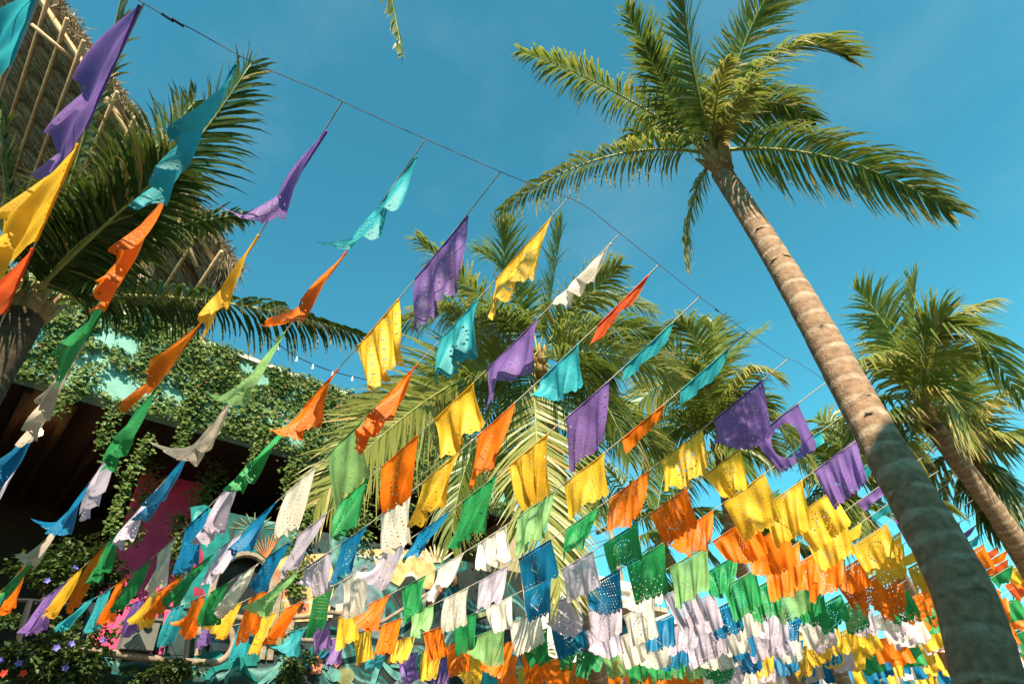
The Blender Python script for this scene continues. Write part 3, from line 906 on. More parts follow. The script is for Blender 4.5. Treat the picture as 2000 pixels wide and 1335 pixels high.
# the leafy palm in the middle
palm('broad leafy palm in the middle behind the flag rows', at(1050, 695, 11.0), [
    (1000, 560, 8.0, 975, 432, 8.0, dict(roll=.9, droop=.2, tone=.25)),
    (1078, 565, 8.6, 1098, 432, 8.8, dict(roll=-.9, droop=.2, tone=.3)),
    (935, 575, 7.8, 820, 470, 7.8, dict(roll=.5, droop=.5, tone=.5, dry=.1)),
    (900, 610, 8.6, 770, 640, 8.6, dict(roll=.1, droop=.7, tone=.8, m='leaf_pale')),
    (905, 560, 8.6, 870, 520, 8.8, dict(roll=.4, droop=.6, tone=.1)),
    (850, 770, 7.6, 615, 985, 6.9, dict(roll=0, face=.95, vee=.05, droop=.22, tone=.6, m='leaf_pale', leaf_len=1.5, n=110, width=.05)),
    (860, 755, 8.0, 690, 805, 8.0, dict(roll=0, face=.8, droop=.4, tone=.5, m='leaf_pale', leaf_len=1.1)),
    (1052, 900, 7.4, 1095, 1150, 6.9, dict(roll=0, face=.95, vee=.05, droop=.2, tone=.7, m='leaf_pale', leaf_len=1.4, n=96, width=.05)),
    (935, 850, 7.6, 880, 1060, 7.2, dict(roll=0, face=.7, droop=.4, tone=.4, leaf_len=1.1)),
    (1170, 640, 8.2, 1300, 660, 8.2, dict(roll=.1, droop=.8, tone=.35)),
    (1150, 590, 8.8, 1275, 610, 9.2, dict(roll=-.4, droop=.6, tone=.8, m='leaf_pale')),
    (1160, 760, 7.8, 1230, 900, 7.6, dict(roll=.2, droop=.8, tone=.2)),
    (1130, 850, 8.0, 1160, 1010, 7.8, dict(roll=-.2, droop=.7, tone=.25)),
    (960, 740, 7.6, 850, 720, 7.3, dict(roll=.2, droop=.6, tone=.1)),
    (980, 620, 7.7, 905, 640, 7.5, dict(roll=.4, droop=.6, tone=.15)),
    (1120, 700, 7.6, 1190, 730, 7.3, dict(roll=.3, droop=.8, tone=.15)),
    (1180, 690, 8.0, 1330, 740, 7.9, dict(roll=0, face=.6, droop=.6, tone=.55, m='leaf_pale', leaf_len=1.0, dry=.1)),
    (1130, 600, 8.4, 1210, 520, 8.6, dict(roll=.3, droop=.5, tone=.6, dry=.15)),
    (1020, 800, 7.8, 985, 960, 7.6, dict(roll=0, face=.5, droop=.5, tone=.3, leaf_len=1.0)),
    (1170, 790, 8.0, 1290, 880, 7.9, dict(roll=0, face=.5, droop=.6, tone=.4, leaf_len=1.0)),
    (940, 650, 8.6, 850, 590, 8.9, dict(roll=.3, droop=.5, tone=.5, dry=.1)),
    (1010, 560, 8.8, 930, 490, 9.2, dict(roll=.5, droop=.4, tone=.4)),
    (900, 740, 8.3, 790, 860, 8.2, dict(roll=0, face=.7, droop=.5, tone=.6, m='leaf_pale', leaf_len=1.1)),
], [Vector((-10.5, 13.6, 0)), Vector((-8.9, 11.3, 2.4)), Vector((-6.8, 8.5, 5.6)), at(1052, 705, 11.1)],
    [.24, .2, .17, .16], seed=3, leaf_len=.95, n=80, width=.040, rs=11.0 / 8.2)

# the palm with a slim visible trunk
P2 = at(1408, 868, 13.0)
palm('slim trunked palm rising behind orange and yellow flags', P2, [
    (1405, 745, 11, 1490, 645, 11.2, dict(roll=-.8, droop=.35, tone=.45)),
    (1400, 720, 10.6, 1392, 630, 10.8, dict(roll=.6, droop=.3, tone=.5, dry=.1)),
    (1330, 740, 10.2, 1195, 850, 9.6, dict(roll=0, face=.8, droop=.45, tone=.7, m='leaf_pale', leaf_len=1.1, n=80, width=.045)),
    (1345, 720, 10.6, 1230, 670, 10.6, dict(roll=0, face=.8, droop=.7, tone=.5, leaf_len=1.1, m='leaf_pale')),
    (1340, 810, 10.6, 1240, 850, 10.4, dict(roll=.2, droop=.8, tone=.2)),
    (1480, 800, 10.4, 1585, 920, 10.2, dict(roll=-.2, droop=.7, tone=.8, m='leaf_pale')),
    (1450, 790, 10.8, 1500, 800, 11, dict(roll=.2, droop=.8, tone=.2)),
    (1440, 880, 10.2, 1460, 960, 10, dict(roll=.2, droop=.6, tone=.2)),
    (1370, 900, 10.2, 1330, 960, 10, dict(roll=.2, droop=.6, tone=.15)),
    (1350, 790, 11, 1290, 790, 11.2, dict(roll=.2, droop=.8, tone=.2)),
    (1385, 780, 10, 1350, 720, 9.8, dict(roll=.2, droop=.8, tone=.3)),
    (1450, 740, 10.4, 1520, 740, 10.2, dict(roll=-.2, droop=.9, tone=.7, dry=.15)),
    (1370, 690, 10.2, 1320, 630, 10.2, dict(roll=.4, droop=.5, tone=.7, dry=.15)),
    (1330, 830, 10.2, 1260, 930, 10, dict(roll=0, face=.5, droop=.6, tone=.3)),
    (1460, 850, 10.8, 1520, 900, 11, dict(roll=0, face=.5, droop=.7, tone=.3)),
], [Vector((-9.2, 23.5, 0)), at(1456, 1130, 16.2), at(1432, 1030, 13.2), at(1418, 940, 12.9), at(1409, 890, 12.95)],
    [.24, .18, .16, .15, .14], seed=4, leaf_len=.9, n=60, width=.048, sides=16, heart=.18, rs=13.0 / 10.6)

# short palm whose dark fronds hang before the white house
P3 = at(1282, 1045, 16.0)
palm('short dark palm with drooping fronds before the pale house', P3, [
    (1200, 930, 13.3, 1090, 858, 13.0, dict(roll=.1, droop=1.6, tone=.05, leaf_len=1.25, dry=0)),
    (1330, 950, 13.5, 1400, 900, 13.6, dict(roll=-.1, droop=1.4, tone=.05, leaf_len=1.0)),
    (1290, 960, 13.7, 1310, 880, 13.9, dict(roll=.5, droop=.5, tone=.15)),
    (1250, 1050, 13.2, 1200, 1090, 13.0, dict(roll=.1, droop=1.0, tone=.1)),
    (1340, 1050, 13.2, 1390, 1090, 13.0, dict(roll=.1, droop=1.0, tone=.1)),
    (1280, 1100, 13.0, 1300, 1150, 12.9, dict(roll=.1, droop=.8, tone=.3)),
    (1230, 990, 13.8, 1165, 985, 14, dict(roll=.1, droop=1.3, tone=.05, leaf_len=1.0)),
    (1340, 1000, 13.8, 1420, 1010, 14, dict(roll=.1, droop=1.2, tone=.05)),
], [Vector((-10.6, 21.4, 0)), P3 + Vector((-1.0, 3.6, -2.6)), P3 - Vector((0, 0, .3))], [.2, .17, .15], seed=5, leaf_len=1.05, n=56, width=.055, sides=14, rs=16.0 / 13.5)

# the two palms at the far side of the near trunk
PA = at(1795, 795, 12.0)
palm('bushy bright palm just behind the near ringed trunk', PA, [
    (1725, 705, 11.6, 1640, 745, 11.2, dict(roll=.3, droop=.9, tone=.8, m='leaf_pale')),
    (1745, 660, 12, 1672, 565, 12.2, dict(roll=.6, droop=.25, tone=.75, dry=.1)),
    (1785, 660, 12, 1790, 540, 12.2, dict(roll=-.6, droop=.25, tone=.7, dry=.1)),
    (1835, 660, 12, 1935, 590, 12.2, dict(roll=-.5, droop=.7, tone=.8, dry=.35)),
    (1850, 630, 11.4, 1992, 775, 11.2, dict(roll=-.4, droop=.8, tone=.2, leaf_len=1.0)),
    (1810, 680, 11.2, 1850, 620, 11, dict(roll=.8, droop=.4, tone=.6)),
    (1730, 810, 11.6, 1610, 830, 11.2, dict(roll=.2, droop=.8, tone=.1)),
    (1780, 900, 11.4, 1840, 990, 11.2, dict(roll=.2, droop=.7, tone=.6, dry=.1)),
    (1850, 770, 11.6, 1905, 870, 11.4, dict(roll=.3, droop=.7, tone=.9, dry=.4)),
    (1720, 780, 12.4, 1650, 880, 12.6, dict(roll=.2, droop=.7, tone=.2)),
    (1760, 700, 12.6, 1700, 640, 12.8, dict(roll=.2, droop=.5, tone=.5)),
    (1740, 870, 12.2, 1720, 960, 12.2, dict(roll=.2, droop=.8, tone=.1)),
    (1830, 720, 12.6, 1900, 690, 13, dict(roll=.2, droop=.7, tone=.3)),
], [Vector((-1.4, 18.0, 0)), PA + Vector((-.1, 1.9, -2.6)), PA - Vector((0, -.1, .35))], [.19, .16, .14], seed=6, leaf_len=.9, n=60, width=.045, sides=14)
PB = at(1888, 892, 13.2)
palm('palm with orange brown trunk leaning at the far edge', PB, [
    (1845, 820, 12.8, 1770, 800, 12.4, dict(roll=.2, droop=.8, tone=.8, m='leaf_pale', dry=.1)),
    (1930, 800, 13, 2030, 735, 13, dict(roll=-.3, droop=.7, tone=.8, m='leaf_pale', dry=.1)),
    (1960, 850, 12.8, 2070, 930, 12.6, dict(roll=.1, droop=.8, tone=.6, m='leaf_pale')),
    (1950, 930, 13, 2010, 1010, 12.8, dict(roll=.1, droop=.8, tone=.1)),
    (1850, 950, 12.9, 1868, 1065, 12.6, dict(roll=.1, droop=.6, tone=.7, dry=.2)),
    (1895, 800, 13.2, 1890, 700, 13.4, dict(roll=.6, droop=.4, tone=.5)),
    (1930, 870, 13.6, 1990, 850, 14, dict(roll=.1, droop=.9, tone=.2)),
    (1840, 900, 13.6, 1790, 960, 13.8, dict(roll=.1, droop=.9, tone=.15)),
    (1860, 800, 13.8, 1820, 720, 14, dict(roll=.1, droop=.6, tone=.4)),
    (1920, 950, 13.6, 1960, 1040, 13.6, dict(roll=.1, droop=.7, tone=.1)),
], [on_y(2075, 1240, 12.6) - Vector((0, 0, on_y(2075, 1240, 12.6).z)), at(1990, 1065, 13.2), at(1940, 975, 13.2), at(1893, 905, 13.2)],
    [.24, .20, .19, .17], seed=7, leaf_len=.9, n=60, width=.05, sides=16, heart=.2)
PC = at(1655, 955, 16.5)
palm('shaggy palm half hidden by the near trunk, above teal flags', PC, [
    (1610, 880, 16, 1545, 850, 15.6, dict(roll=.2, droop=.9, tone=.2)),
    (1590, 930, 16, 1535, 990, 15.8, dict(roll=.2, droop=.9, tone=.5)),
    (1620, 1010, 16, 1600, 1090, 15.8, dict(roll=.2, droop=.6, tone=.3)),
    (1680, 870, 16.2, 1700, 800, 16.4, dict(roll=.6, droop=.4, tone=.3)),
    (1640, 860, 16.6, 1600, 820, 17, dict(roll=.6, droop=.5, tone=.2)),
    (1700, 930, 16.2, 1770, 960, 16, dict(roll=.2, droop=.9, tone=.2)),
    (1690, 1010, 16, 1710, 1080, 16, dict(roll=.2, droop=.7, tone=.2)),
    (1650, 1030, 15.8, 1650, 1110, 15.6, dict(roll=.2, droop=.6, tone=.1)),
    (1730, 900, 16.8, 1790, 880, 17, dict(roll=.2, droop=.9, tone=.2)),
    (1590, 975, 16.8, 1540, 1060, 17, dict(roll=.2, droop=.8, tone=.1)),
], [Vector((-6.4, 30.0, 0)), PC + Vector((-1.0, 5.4, -2.6)), PC - Vector((0, -.1, .35))], [.22, .18, .15], seed=8, leaf_len=1.15, n=56, width=.06, sides=12)
PD = at(1525, 1048, 20.0)
palm('small dark palm far down the street behind yellow flags', PD, [
    (1495, 1010, 20, 1465, 1030, 19.8, dict(droop=.9, tone=.1)), (1540, 1005, 20, 1575, 1015, 19.8, dict(droop=.9, tone=.1)),
    (1520, 1000, 20.4, 1510, 970, 20.6, dict(droop=.4, tone=.2)), (1500, 1060, 19.8, 1480, 1090, 19.8, dict(droop=.8, tone=.1)),
    (1550, 1060, 19.8, 1580, 1085, 19.8, dict(droop=.8, tone=.1)), (1525, 1080, 19.6, 1530, 1115, 19.5, dict(droop=.6, tone=.1)),
    (1500, 1035, 20.6, 1470, 1060, 20.8, dict(droop=.8, tone=.1)),
], [PD - Vector((0, 0, PD.z)), PD - Vector((0, 0, 2.4)), PD - Vector((0, 0, .35))], [.2, .17, .15], seed=9, leaf_len=1.0, n=44, width=.07, sides=10)

# the palm on the near side of the bar, shade coloured into bark and leaves
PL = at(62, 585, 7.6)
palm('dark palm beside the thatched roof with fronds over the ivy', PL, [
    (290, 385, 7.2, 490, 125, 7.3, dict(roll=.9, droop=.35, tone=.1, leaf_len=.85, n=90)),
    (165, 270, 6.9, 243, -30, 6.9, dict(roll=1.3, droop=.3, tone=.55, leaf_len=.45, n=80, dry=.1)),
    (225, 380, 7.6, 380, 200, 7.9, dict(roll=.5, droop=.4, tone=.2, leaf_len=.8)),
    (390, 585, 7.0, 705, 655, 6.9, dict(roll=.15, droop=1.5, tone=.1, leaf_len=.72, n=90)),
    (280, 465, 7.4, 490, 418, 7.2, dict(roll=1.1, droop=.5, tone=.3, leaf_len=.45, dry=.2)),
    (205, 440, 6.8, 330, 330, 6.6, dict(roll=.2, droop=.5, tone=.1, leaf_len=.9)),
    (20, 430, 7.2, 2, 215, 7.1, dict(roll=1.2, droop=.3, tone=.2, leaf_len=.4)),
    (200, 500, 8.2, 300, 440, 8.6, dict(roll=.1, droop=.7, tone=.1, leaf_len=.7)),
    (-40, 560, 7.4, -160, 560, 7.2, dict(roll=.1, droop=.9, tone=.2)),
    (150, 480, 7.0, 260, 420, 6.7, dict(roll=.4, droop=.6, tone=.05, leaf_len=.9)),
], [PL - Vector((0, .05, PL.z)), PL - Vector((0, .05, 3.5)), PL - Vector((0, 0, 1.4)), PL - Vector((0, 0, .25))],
    [.26, .22, .20, .19], seed=10, leaf_len=.8, n=76, width=.038, heart=.2, rach=.032, bark='trunk_shaded', m='leaf_shaded')

# a palm behind the camera whose lowest frond reaches over the street
PT = Vector((1.4, -2.6, 7.6))
t_ = thing('palm_tree', 'palm out of view overhead, one frond tip hanging into the sky', 'palm tree', (1.6, -2.8, 0), 'coconut palms along the street')
trunk(t_, [(1.6, -2.8, 0), (1.6, -2.75, 3), (1.45, -2.65, 6), (1.4, -2.6, 7.4)], [.2, .17, .14, .12], seed=12)
for k, (md, tp) in enumerate([(at(690, -330, 6.9), at(786, 108, 6.2)), (Vector((2.4, -1.8, 8.6)), Vector((3.4, -.8, 8.0))), (Vector((.9, -3.8, 8.8)), Vector((.3, -5, 8.2))), (Vector((2.6, -3.6, 8.5)), Vector((3.8, -4.6, 7.6))),
                              (Vector((1.6, -2.2, 9)), Vector((1.8, -1.6, 9.9))), (Vector((.2, -2.9, 8.7)), Vector((-1, -3.6, 8.3)))]):
    frond(t_, PT, md, tp, leaf_len=.55 if k else .34, n=64, seed=400 + k, tone=.3, dry=.1 if k else .2, droop=.8 if k else .3, roll=.2 if k else 1.2)
b = MB(); b.tube([PT - Vector((0, 0, .3)), PT, PT + Vector((0, 0, .15))], [.12, .13, .04], 10); b.build('heart', M['fibre'], t_, smooth=True)

PO = Vector((-7.2, -5.2, Z(5.6)))
t_ = thing('palm_tree', 'palm out of view on the bar side, shading the balcony corner', 'palm tree', (-7.4, -5.3, 0), 'coconut palms along the street')
trunk(t_, [(-7.4, -5.3, 0), (-7.35, -5.3, 3), (-7.2, -5.2, Z(5.4))], [.24, .19, .15], seed=13)
for k in range(11):
    a = k * 2.4
    e = .55 + .25 * (k % 3)
    d = Vector((math.cos(a), math.sin(a), 0))
    frond(t_, PO, PO + d * 1.4 + Vector((0, 0, e)), PO + d * 2.7 + Vector((0, 0, e - .9 + .3 * (k % 2))), leaf_len=.8, n=60, width=.045, seed=500 + k, tone=.3, droop=.8)
b = MB(); b.tube([PO - Vector((0, 0, .4)), PO, PO + Vector((0, 0, .2))], [.15, .17, .05], 10); b.build('heart', M['fibre'], t_, smooth=True)

# ------------------------------------------------------------------ houses further along
def house(name, label, lo, hi, wall_m, roof_m, windows=(), parapet=.25):
    h = thing(name, label, 'building', (hi[0], lo[1], 0))
    b = MB(); b.box((lo[0], lo[1], 0), (hi[0], hi[1], hi[2])); b.build('wall', M[wall_m], h)
    b = MB(); b.box((lo[0] - .1, lo[1] - .12, hi[2] + .002), (hi[0] + .14, hi[1] + .12, hi[2] + parapet)); b.build('roof', M[roof_m], h)
    for (y0, y1, z0, z1) in windows:
        b = MB()
        for q in (((hi[0] - .02, y0 - .08, z0 - .08), (hi[0] + .05, y0, z1 + .08)), ((hi[0] - .02, y1, z0 - .08), (hi[0] + .05, y1 + .08, z1 + .08)), ((hi[0] - .02, y0, z1), (hi[0] + .05, y1, z1 + .08)), ((hi[0] - .02, y0, z0 - .08), (hi[0] + .06, y1, z0))):
            b.box(*q)
        w = b.build('window', M['dark_wood'], h)
        b = MB(); b.box((hi[0] - .015, y0, z0), (hi[0] + .012, y1, z1)); pn = b.build('pane', M['glass_dark'], h)
    return h
hw = house('white_house', 'white rendered house with a flat parapet beyond the mural', (-18, 13.2, 0), (-11.2, 17.2, Z(5.45)), 'white_render', 'white_render', ((13.8, 15.0, Z(3.2), Z(4.5)), (15.6, 16.6, Z(3.2), Z(4.5))), .3)
b = MB(); b.box((-11.19, 13.1, Z(4.7)), (-10.4, 17.3, Z(4.84))); b.build('canopy', M['tan_render'], hw)
house('tan_house', 'tan house with brown window bands behind the flag rows', (-18, 17.6, 0), (-11.0, 25, Z(4.6)), 'tan_render', 'white_render', ((18.2, 19.8, Z(2.4), Z(3.7)), (20.6, 22.2, Z(2.4), Z(3.7)), (23, 24.4, Z(2.4), Z(3.7))), .28)
house('ochre_house', 'ochre house low behind the farthest green flags', (-19, 25.4, 0), (-11.0, 40, Z(5.2)), 'ochre_render', 'white_render', ((26.5, 28.5, Z(2.2), Z(3.8)), (30, 32, Z(2.2), Z(3.8)), (34, 36, Z(2.2), Z(3.8))))
# the shop on the camera's side of the street; it shades the foot of the near palm
sh = house('street_house', 'cream house on the near pavement behind the camera', (4.0, -14, 0), (11, 2.15, Z(5.25)), 'white_render', 'tan_render', (), .25)
for y in (-12.5, -9.5, -6.5, -3.5, -.8):
    b = MB(); b.box((3.955, y, 3.4), (4.01, y + 1.2, 5.0)); w = b.build('window', M['dark_wood'], sh)
    b = MB(); b.box((3.94, y + .1, 3.5), (3.954, y + 1.1, 4.9)); b.build('pane', M['glass_dark'], sh)
# street-end trees
def tree(label, c, r, n, seed, h):
    rr = random.Random(seed)
    v = thing('broadleaf_tree', label, 'tree', (c[0], c[1], 0), 'trees closing the street')
    b = MB(); b.tube([(c[0], c[1], 0), (c[0] + .1, c[1], h * .4), (c[0], c[1], h * .8)], [.28, .2, .08], 10); b.build('trunk', M['stem'], v)
    b = MB()
    lobes = [Vector((rr.gauss(0, .5) * r, rr.gauss(0, .5) * r, rr.gauss(0, .38) * r)) for _ in range(16)]
    for k in range(n):
        o = rr.choice(lobes)
        u = Vector((rr.gauss(0, 1), rr.gauss(0, 1), rr.gauss(0, 1))).normalized() * rr.random() ** .4 * r * .42
        leaf(b, Vector((c[0], c[1], h)) + o + u, Vector((rr.uniform(-1, 1), rr.uniform(-1, 1), rr.uniform(-1, .3))), u + Vector((0, 0, .5)), rr.uniform(.2, .4), rr, rr.random())
    f = b.build('crown', M['far_tree'], v); f['kind'] = 'stuff'
for k, (x, y, r, h, lab) in enumerate(((-9.5, 44, 3.2, 5.5, 'round green tree at the end of the street, by the ochre house'), (-5, 50, 3.6, 6.5, 'taller green tree at the end of the street'),
                                      (-1.0, 46, 3.0, 6.0, 'green tree at the street end beside the ringed trunk'), (3.6, 48, 3.0, 6.5, 'green tree at the street end past the near trunk'), (-11.8, 12.6, .9, 4.4, 'small leafy tree between the mural and the white house'))):
    tree(lab, (x, y), r, 1700, 60 + k, h)

for k, (x, y, r, h) in enumerate(((-4.2, -8.5, 3.4, 6.5), (1.0, -9.5, 3.6, 7.0))):  # unseen trees added behind the camera to cut the skylight fill
    tree(('added unseen tree cutting skylight behind the camera, bar side', 'added unseen tree cutting skylight behind the camera, by the cream house')[k], (x, y), r, 2600, 90 + k, h)

# utility pole with wires, between the houses
up_ = at(1195, 1050, 21.5)
ut = thing('utility_pole', 'slim utility pole above the white house roof', 'pole', (up_.x, up_.y, 0))
b = MB(); b.tube([(up_.x, up_.y, 0), (up_.x, up_.y, up_.z + 1.1)], [.11, .085], 10); b.build('shaft', M['driftwood'], ut)
b = MB(); b.box((up_.x - .6, up_.y - .05, up_.z + .35), (up_.x + .6, up_.y + .05, up_.z + .45)); b.build('crossarm', M['dark_wood'], ut)
for k in range(3):
    b = MB()
    a = Vector((up_.x - .5 + .5 * k, up_.y, up_.z + .5 - .5 * k)); e = Vector((-14 - k, 13.3, up_.z + .4 - .45 * k))
    b.tube([a.lerp(e, t / 8) - Vector((0, 0, .25 * math.sin(math.pi * t / 8))) for t in range(9)], .018, 5)
    b.build('wire', M['cable'], ut)

# ------------------------------------------------------------------ the wire along the street and the string of bulbs
wire_pts = [(-1.95, -6.0, Z(3.9)), (-1.86, -3.0, Z(3.55)), (-1.80, -1.2, Z(3.40))]
for px, py in ((262, -4), (270, 0), (380, 60), (500, 125), (630, 180), (760, 240), (1000, 345), (1130, 395), (1210, 455), (1400, 605), (1520, 690), (1620, 750)):
    d = ray(px, py)
    if px > 262: wire_pts.append(tuple(EYEV + d * (3.36 / d.z)))
wire_pts += [(-1.0, 12, Z(3.36)), (-.95, 22, Z(3.40)), (-.9, 37, Z(3.6))]
W3 = [Vector(p) for p in spline(wire_pts, 8)]
wr = thing('street_wire', 'dark wire along the street that the flag rows are tied to', 'wire', W3[0])
b = MB(); b.tube(W3, .0030, 6); b.build('strand', M['wire'], wr)
for k, px in enumerate(((318, 38), (340, 48), (1388, 603), (1395, 605))):
    i = 6 + k
for (px, py) in ((322, 40), (350, 52), (1390, 603)):
    d = ray(px, py); q = EYEV + d * (3.36 / d.z)
    j = min(range(len(W3) - 1), key=lambda i_: (W3[i_] - q).length)
    b = MB(); b.tube([W3[j] - Vector((0, .03, .004)), W3[j] + Vector((0, .03, -.004))], .007, 6); b.build('clamp', M['iron'], wr)
for y, z, nm, lab in ((-6.0, Z(3.9), 'wire_pole', 'grey pole behind the camera holding the street wire'), (37.0, Z(3.6), 'wire_pole', 'grey pole at the street end holding the street wire')):
    x = -1.95 if y < 0 else -.9
    b = MB(); b.tube([(x, y, -.01), (x, y, z + .2)], [.07, .055], 10)
    tag(b.build(nm, M['grey_metal']), lab, 'pole')
bs = [at_x(*p_, -9.4) for p_ in spline([(505, 640), (560, 684), (600, 706), (650, 725), (702, 738), (760, 752), (830, 765)], 4)]
sb = thing('bulb_string', 'thin cable of small clear bulbs in the sky gap above the ivy wall', 'string lights', bs[0])
b = MB(); b.tube(bs, .011, 5); b.build('cable', M['cable'], sb)
for k in range(3, len(bs) - 1, 3):
    p_ = bs[k]
    b = MB(); b.tube([p_, p_ - Vector((0, 0, .09))], .014, 6); b.ball(p_ - Vector((0, 0, .12)), .028, 8, 6)
    b.build('bulb', M['bulb_glass'], sb)

# ------------------------------------------------------------------ rows of cut-paper flags
ROW_Y = [-.72, -.36, .10, .65, 1.17, 1.70, 2.22, 2.78, 3.30, 3.92, 4.74, 5.52]
ROW_X0 = [-1.95, -1.74, -1.62, -1.66, -1.48, -1.62, -1.30, -1.18, -1.20, -1.50, -1.40, -1.45]
while ROW_Y[-1] < 37:
    ROW_Y.append(ROW_Y[-1] + (.80 if ROW_Y[-1] < 10 else .66) + .05 * math.sin(len(ROW_Y) * 2.1))
    ROW_X0.append(-1.42 + .12 * math.sin(len(ROW_Y) * 1.7))
PITCH = .83
XL = -10.85
def cord_z(x, y=0.0):
    """the cords sag, and are tied lower on the far facades"""
    t = (x + 1.1) / (XL + 1.1)
    return Z(3.38 - .52 * 4 * t * (1 - t) - t * min(.62, max(0.0, (y - 2.5) * .09)))

A_ = ['teal', 'orange', 'green', 'tan', 'blue', 'lavender', 'green', 'orange', 'yellow', 'purple', 'teal']  # tan: white paper with shade put into the colour
B_ = ['purple', 'yellow', 'orange', 'green', 'lavender', 'blue', 'white', 'green', 'orange', 'teal', 'purple']
D_ = ['yellow', 'teal', 'orange', 'lightgreen', 'white', 'blue', 'lavender', 'green', 'orange', 'yellow', 'purple']
HERO = {0: ['teal', 'white'], 1: ['purple', 'yellow', 'red', 'green', 'white'], 2: ['teal', 'orange', 'green', 'tan', 'blue', 'lavender', 'green', 'orange', 'yellow', 'purple'],  # tan: white paper with shade put into the colour
        3: ['purple', 'yellow', 'orange', 'green', 'lavender', 'blue', 'tan', 'green', 'orange', 'teal', 'yellow'],
        4: ['teal', 'orange', 'lightgreen', 'tan', 'blue', 'lavender', 'green', 'orange', 'yellow', 'purple', 'purple'],
        5: ['purple', 'yellow', 'orange', 'green', 'lavender', 'blue', 'white', 'green', 'orange', 'teal', 'teal'],
        6: ['yellow', 'teal', 'orange', 'lightgreen', 'white', 'blue', 'lavender', 'green', 'orange', 'yellow', 'purple'],
        7: ['white', 'purple', 'yellow', 'orange', 'green', 'lavender', 'blue', 'white', 'green', 'orange', 'teal'],
        8: ['red', 'teal', 'orange', 'yellow', 'white', 'blue', 'lavender', 'lightgreen', 'orange', 'yellow', 'purple'],
        9: ['teal', 'purple', 'yellow', 'green', 'blue', 'lavender', 'white', 'green', 'orange', 'yellow', 'teal'],
        10: ['teal', 'orange', 'yellow', 'lightgreen', 'white', 'white', 'green', 'orange', 'yellow', 'purple', 'teal'],
        11: ['purple', 'yellow', 'orange', 'green', 'blue', 'lavender', 'white', 'lightgreen', 'orange', 'yellow', 'purple']}
far_rows = [['purple', 'yellow', 'orange', 'green', 'lavender', 'blue', 'white', 'green', 'orange', 'yellow', 'teal'],
            ['teal', 'yellow', 'orange', 'green', 'blue', 'lavender', 'white', 'lightgreen', 'orange', 'yellow', 'purple'],
            ['purple', 'yellow', 'orange', 'lightgreen', 'white', 'lavender', 'blue', 'green', 'orange', 'yellow', 'purple'],
            ['teal', 'yellow', 'orange', 'green', 'lavender', 'white', 'lavender', 'green', 'orange', 'orange', 'teal']]
end_rows = [['orange', 'orange', 'green', 'lavender', 'yellow', 'blue', 'yellow', 'lavender', 'white', 'green', 'orange'],
            ['red', 'green', 'orange', 'white', 'yellow', 'yellow', 'blue', 'white', 'lavender', 'green', 'orange']]
def row_colours(k):
    if k in HERO: return HERO[k]
    if ROW_Y[k] < 14.5: return far_rows[k % 4]
    return end_rows[k % 2]

frng = random.Random(77)
def flag_grid(w, h, th0, th1, amp, nrip, ph, drift, gather, nx, ny, kx=0.0, curl=0.0):
    """cloth surface: x along the cord (0 at the street-wire side, negative away), hanging and blown"""
    G = np.zeros((ny + 1, nx + 1, 3))
    u = np.linspace(0, 1, nx + 1)
    y = z = 0.0
    for j in range(ny + 1):
        v = j / ny
        th = th0 + th1 * v
        if j:
            y += math.sin(th) * h / ny
            z -= math.cos(th) * h / ny
        a = amp * v ** .75
        rip = a * (np.sin(2 * math.pi * (nrip * u + ph) + 1.7 * v) + .45 * np.sin(2 * math.pi * (nrip * 2.3 * u + ph * 3.1) - 2.2 * v))
        xx = -w * u
        c = -w * .5
        xx = c + (xx - c) * (1 - gather * v) + drift * v
        lift = curl * (v ** 2) * np.clip(u - .45, 0, 1) ** 1.5
        yy = y + rip * math.cos(th) - lift * .8
        zz = z + rip * math.sin(th) + lift * .9 + kx * v * (u - .5)
        G[j, :, 0] = xx; G[j, :, 1] = yy; G[j, :, 2] = zz
    return G

def cut_mask(nx, ny, pat, rr):
    """True where paper stays; the slots and rosettes are real holes"""
    K = np.ones((ny, nx), bool)
    q = nx / 44.0
    st = 4 if nx > 50 else 3
    def slot(j, i):
        if 1 <= i < nx - 1 and 0 <= j < ny: K[j, i] = False
    for i in range(3, nx - 3):
        if i % st == 0: slot(2, i)
        if i % st == 0 and pat in (1, 3): slot(3, i)
    cx, cy = nx / 2 - .5, ny * .48
    for j in range(5, ny - 5):
        for i in range(3, nx - 3):
            r_ = math.hypot((i - cx) / 1.0, (j - cy) / .85) / q
            a = math.atan2(j - cy, i - cx)
            if pat == 5 and r_ < 13 and abs(j - cy) < 17 + 3 * math.sin(i * .8) and abs(i - cx) < 24: K[j, i] = False
            if pat == 0 and abs(r_ - 9.5) < .6 and (int(a * 6 + 30) % 2): slot(j, i)
            if pat == 0 and abs(r_ - 5.0) < .6 and (int(a * 4 + 30) % 2): slot(j, i)
            if pat == 1 and (i + 5 * j) % 19 == 0 and r_ < 16: slot(j, i)
            if pat == 2 and (i % 12 in (3, 4)) and (j % 9 in (2,)): slot(j, i)
            if pat == 2 and (i % 12 == 9) and (j % 9 == 6): slot(j, i)
            if pat == 3 and abs(abs(i - cx) + abs(j - cy) - 10 * q) < .6 and (i + j) % 4 == 0: slot(j, i)
            if pat == 3 and abs(abs(i - cx) + abs(j - cy) - 5 * q) < .6 and (i % 3 == 0): slot(j, i)
    for i in range(2, nx - 2):
        if i % st == 1: slot(ny - 5, i)
    per = rr.choice((7, 8, 9))
    for i in range(nx):
        c = i % per
        e = min(c, per - c)
        for d in range(max(0, 3 - e)): K[ny - 1 - d, i] = False
    return K

def grid_faces(nx, ny, keep=None):
    fs = []
    for j in range(ny):
        for i in range(nx):
            if keep is None or keep[j, i]:
                a = j * (nx + 1) + i
                fs.append((a, a + 1, a + nx + 2, a + nx + 1))
    return fs

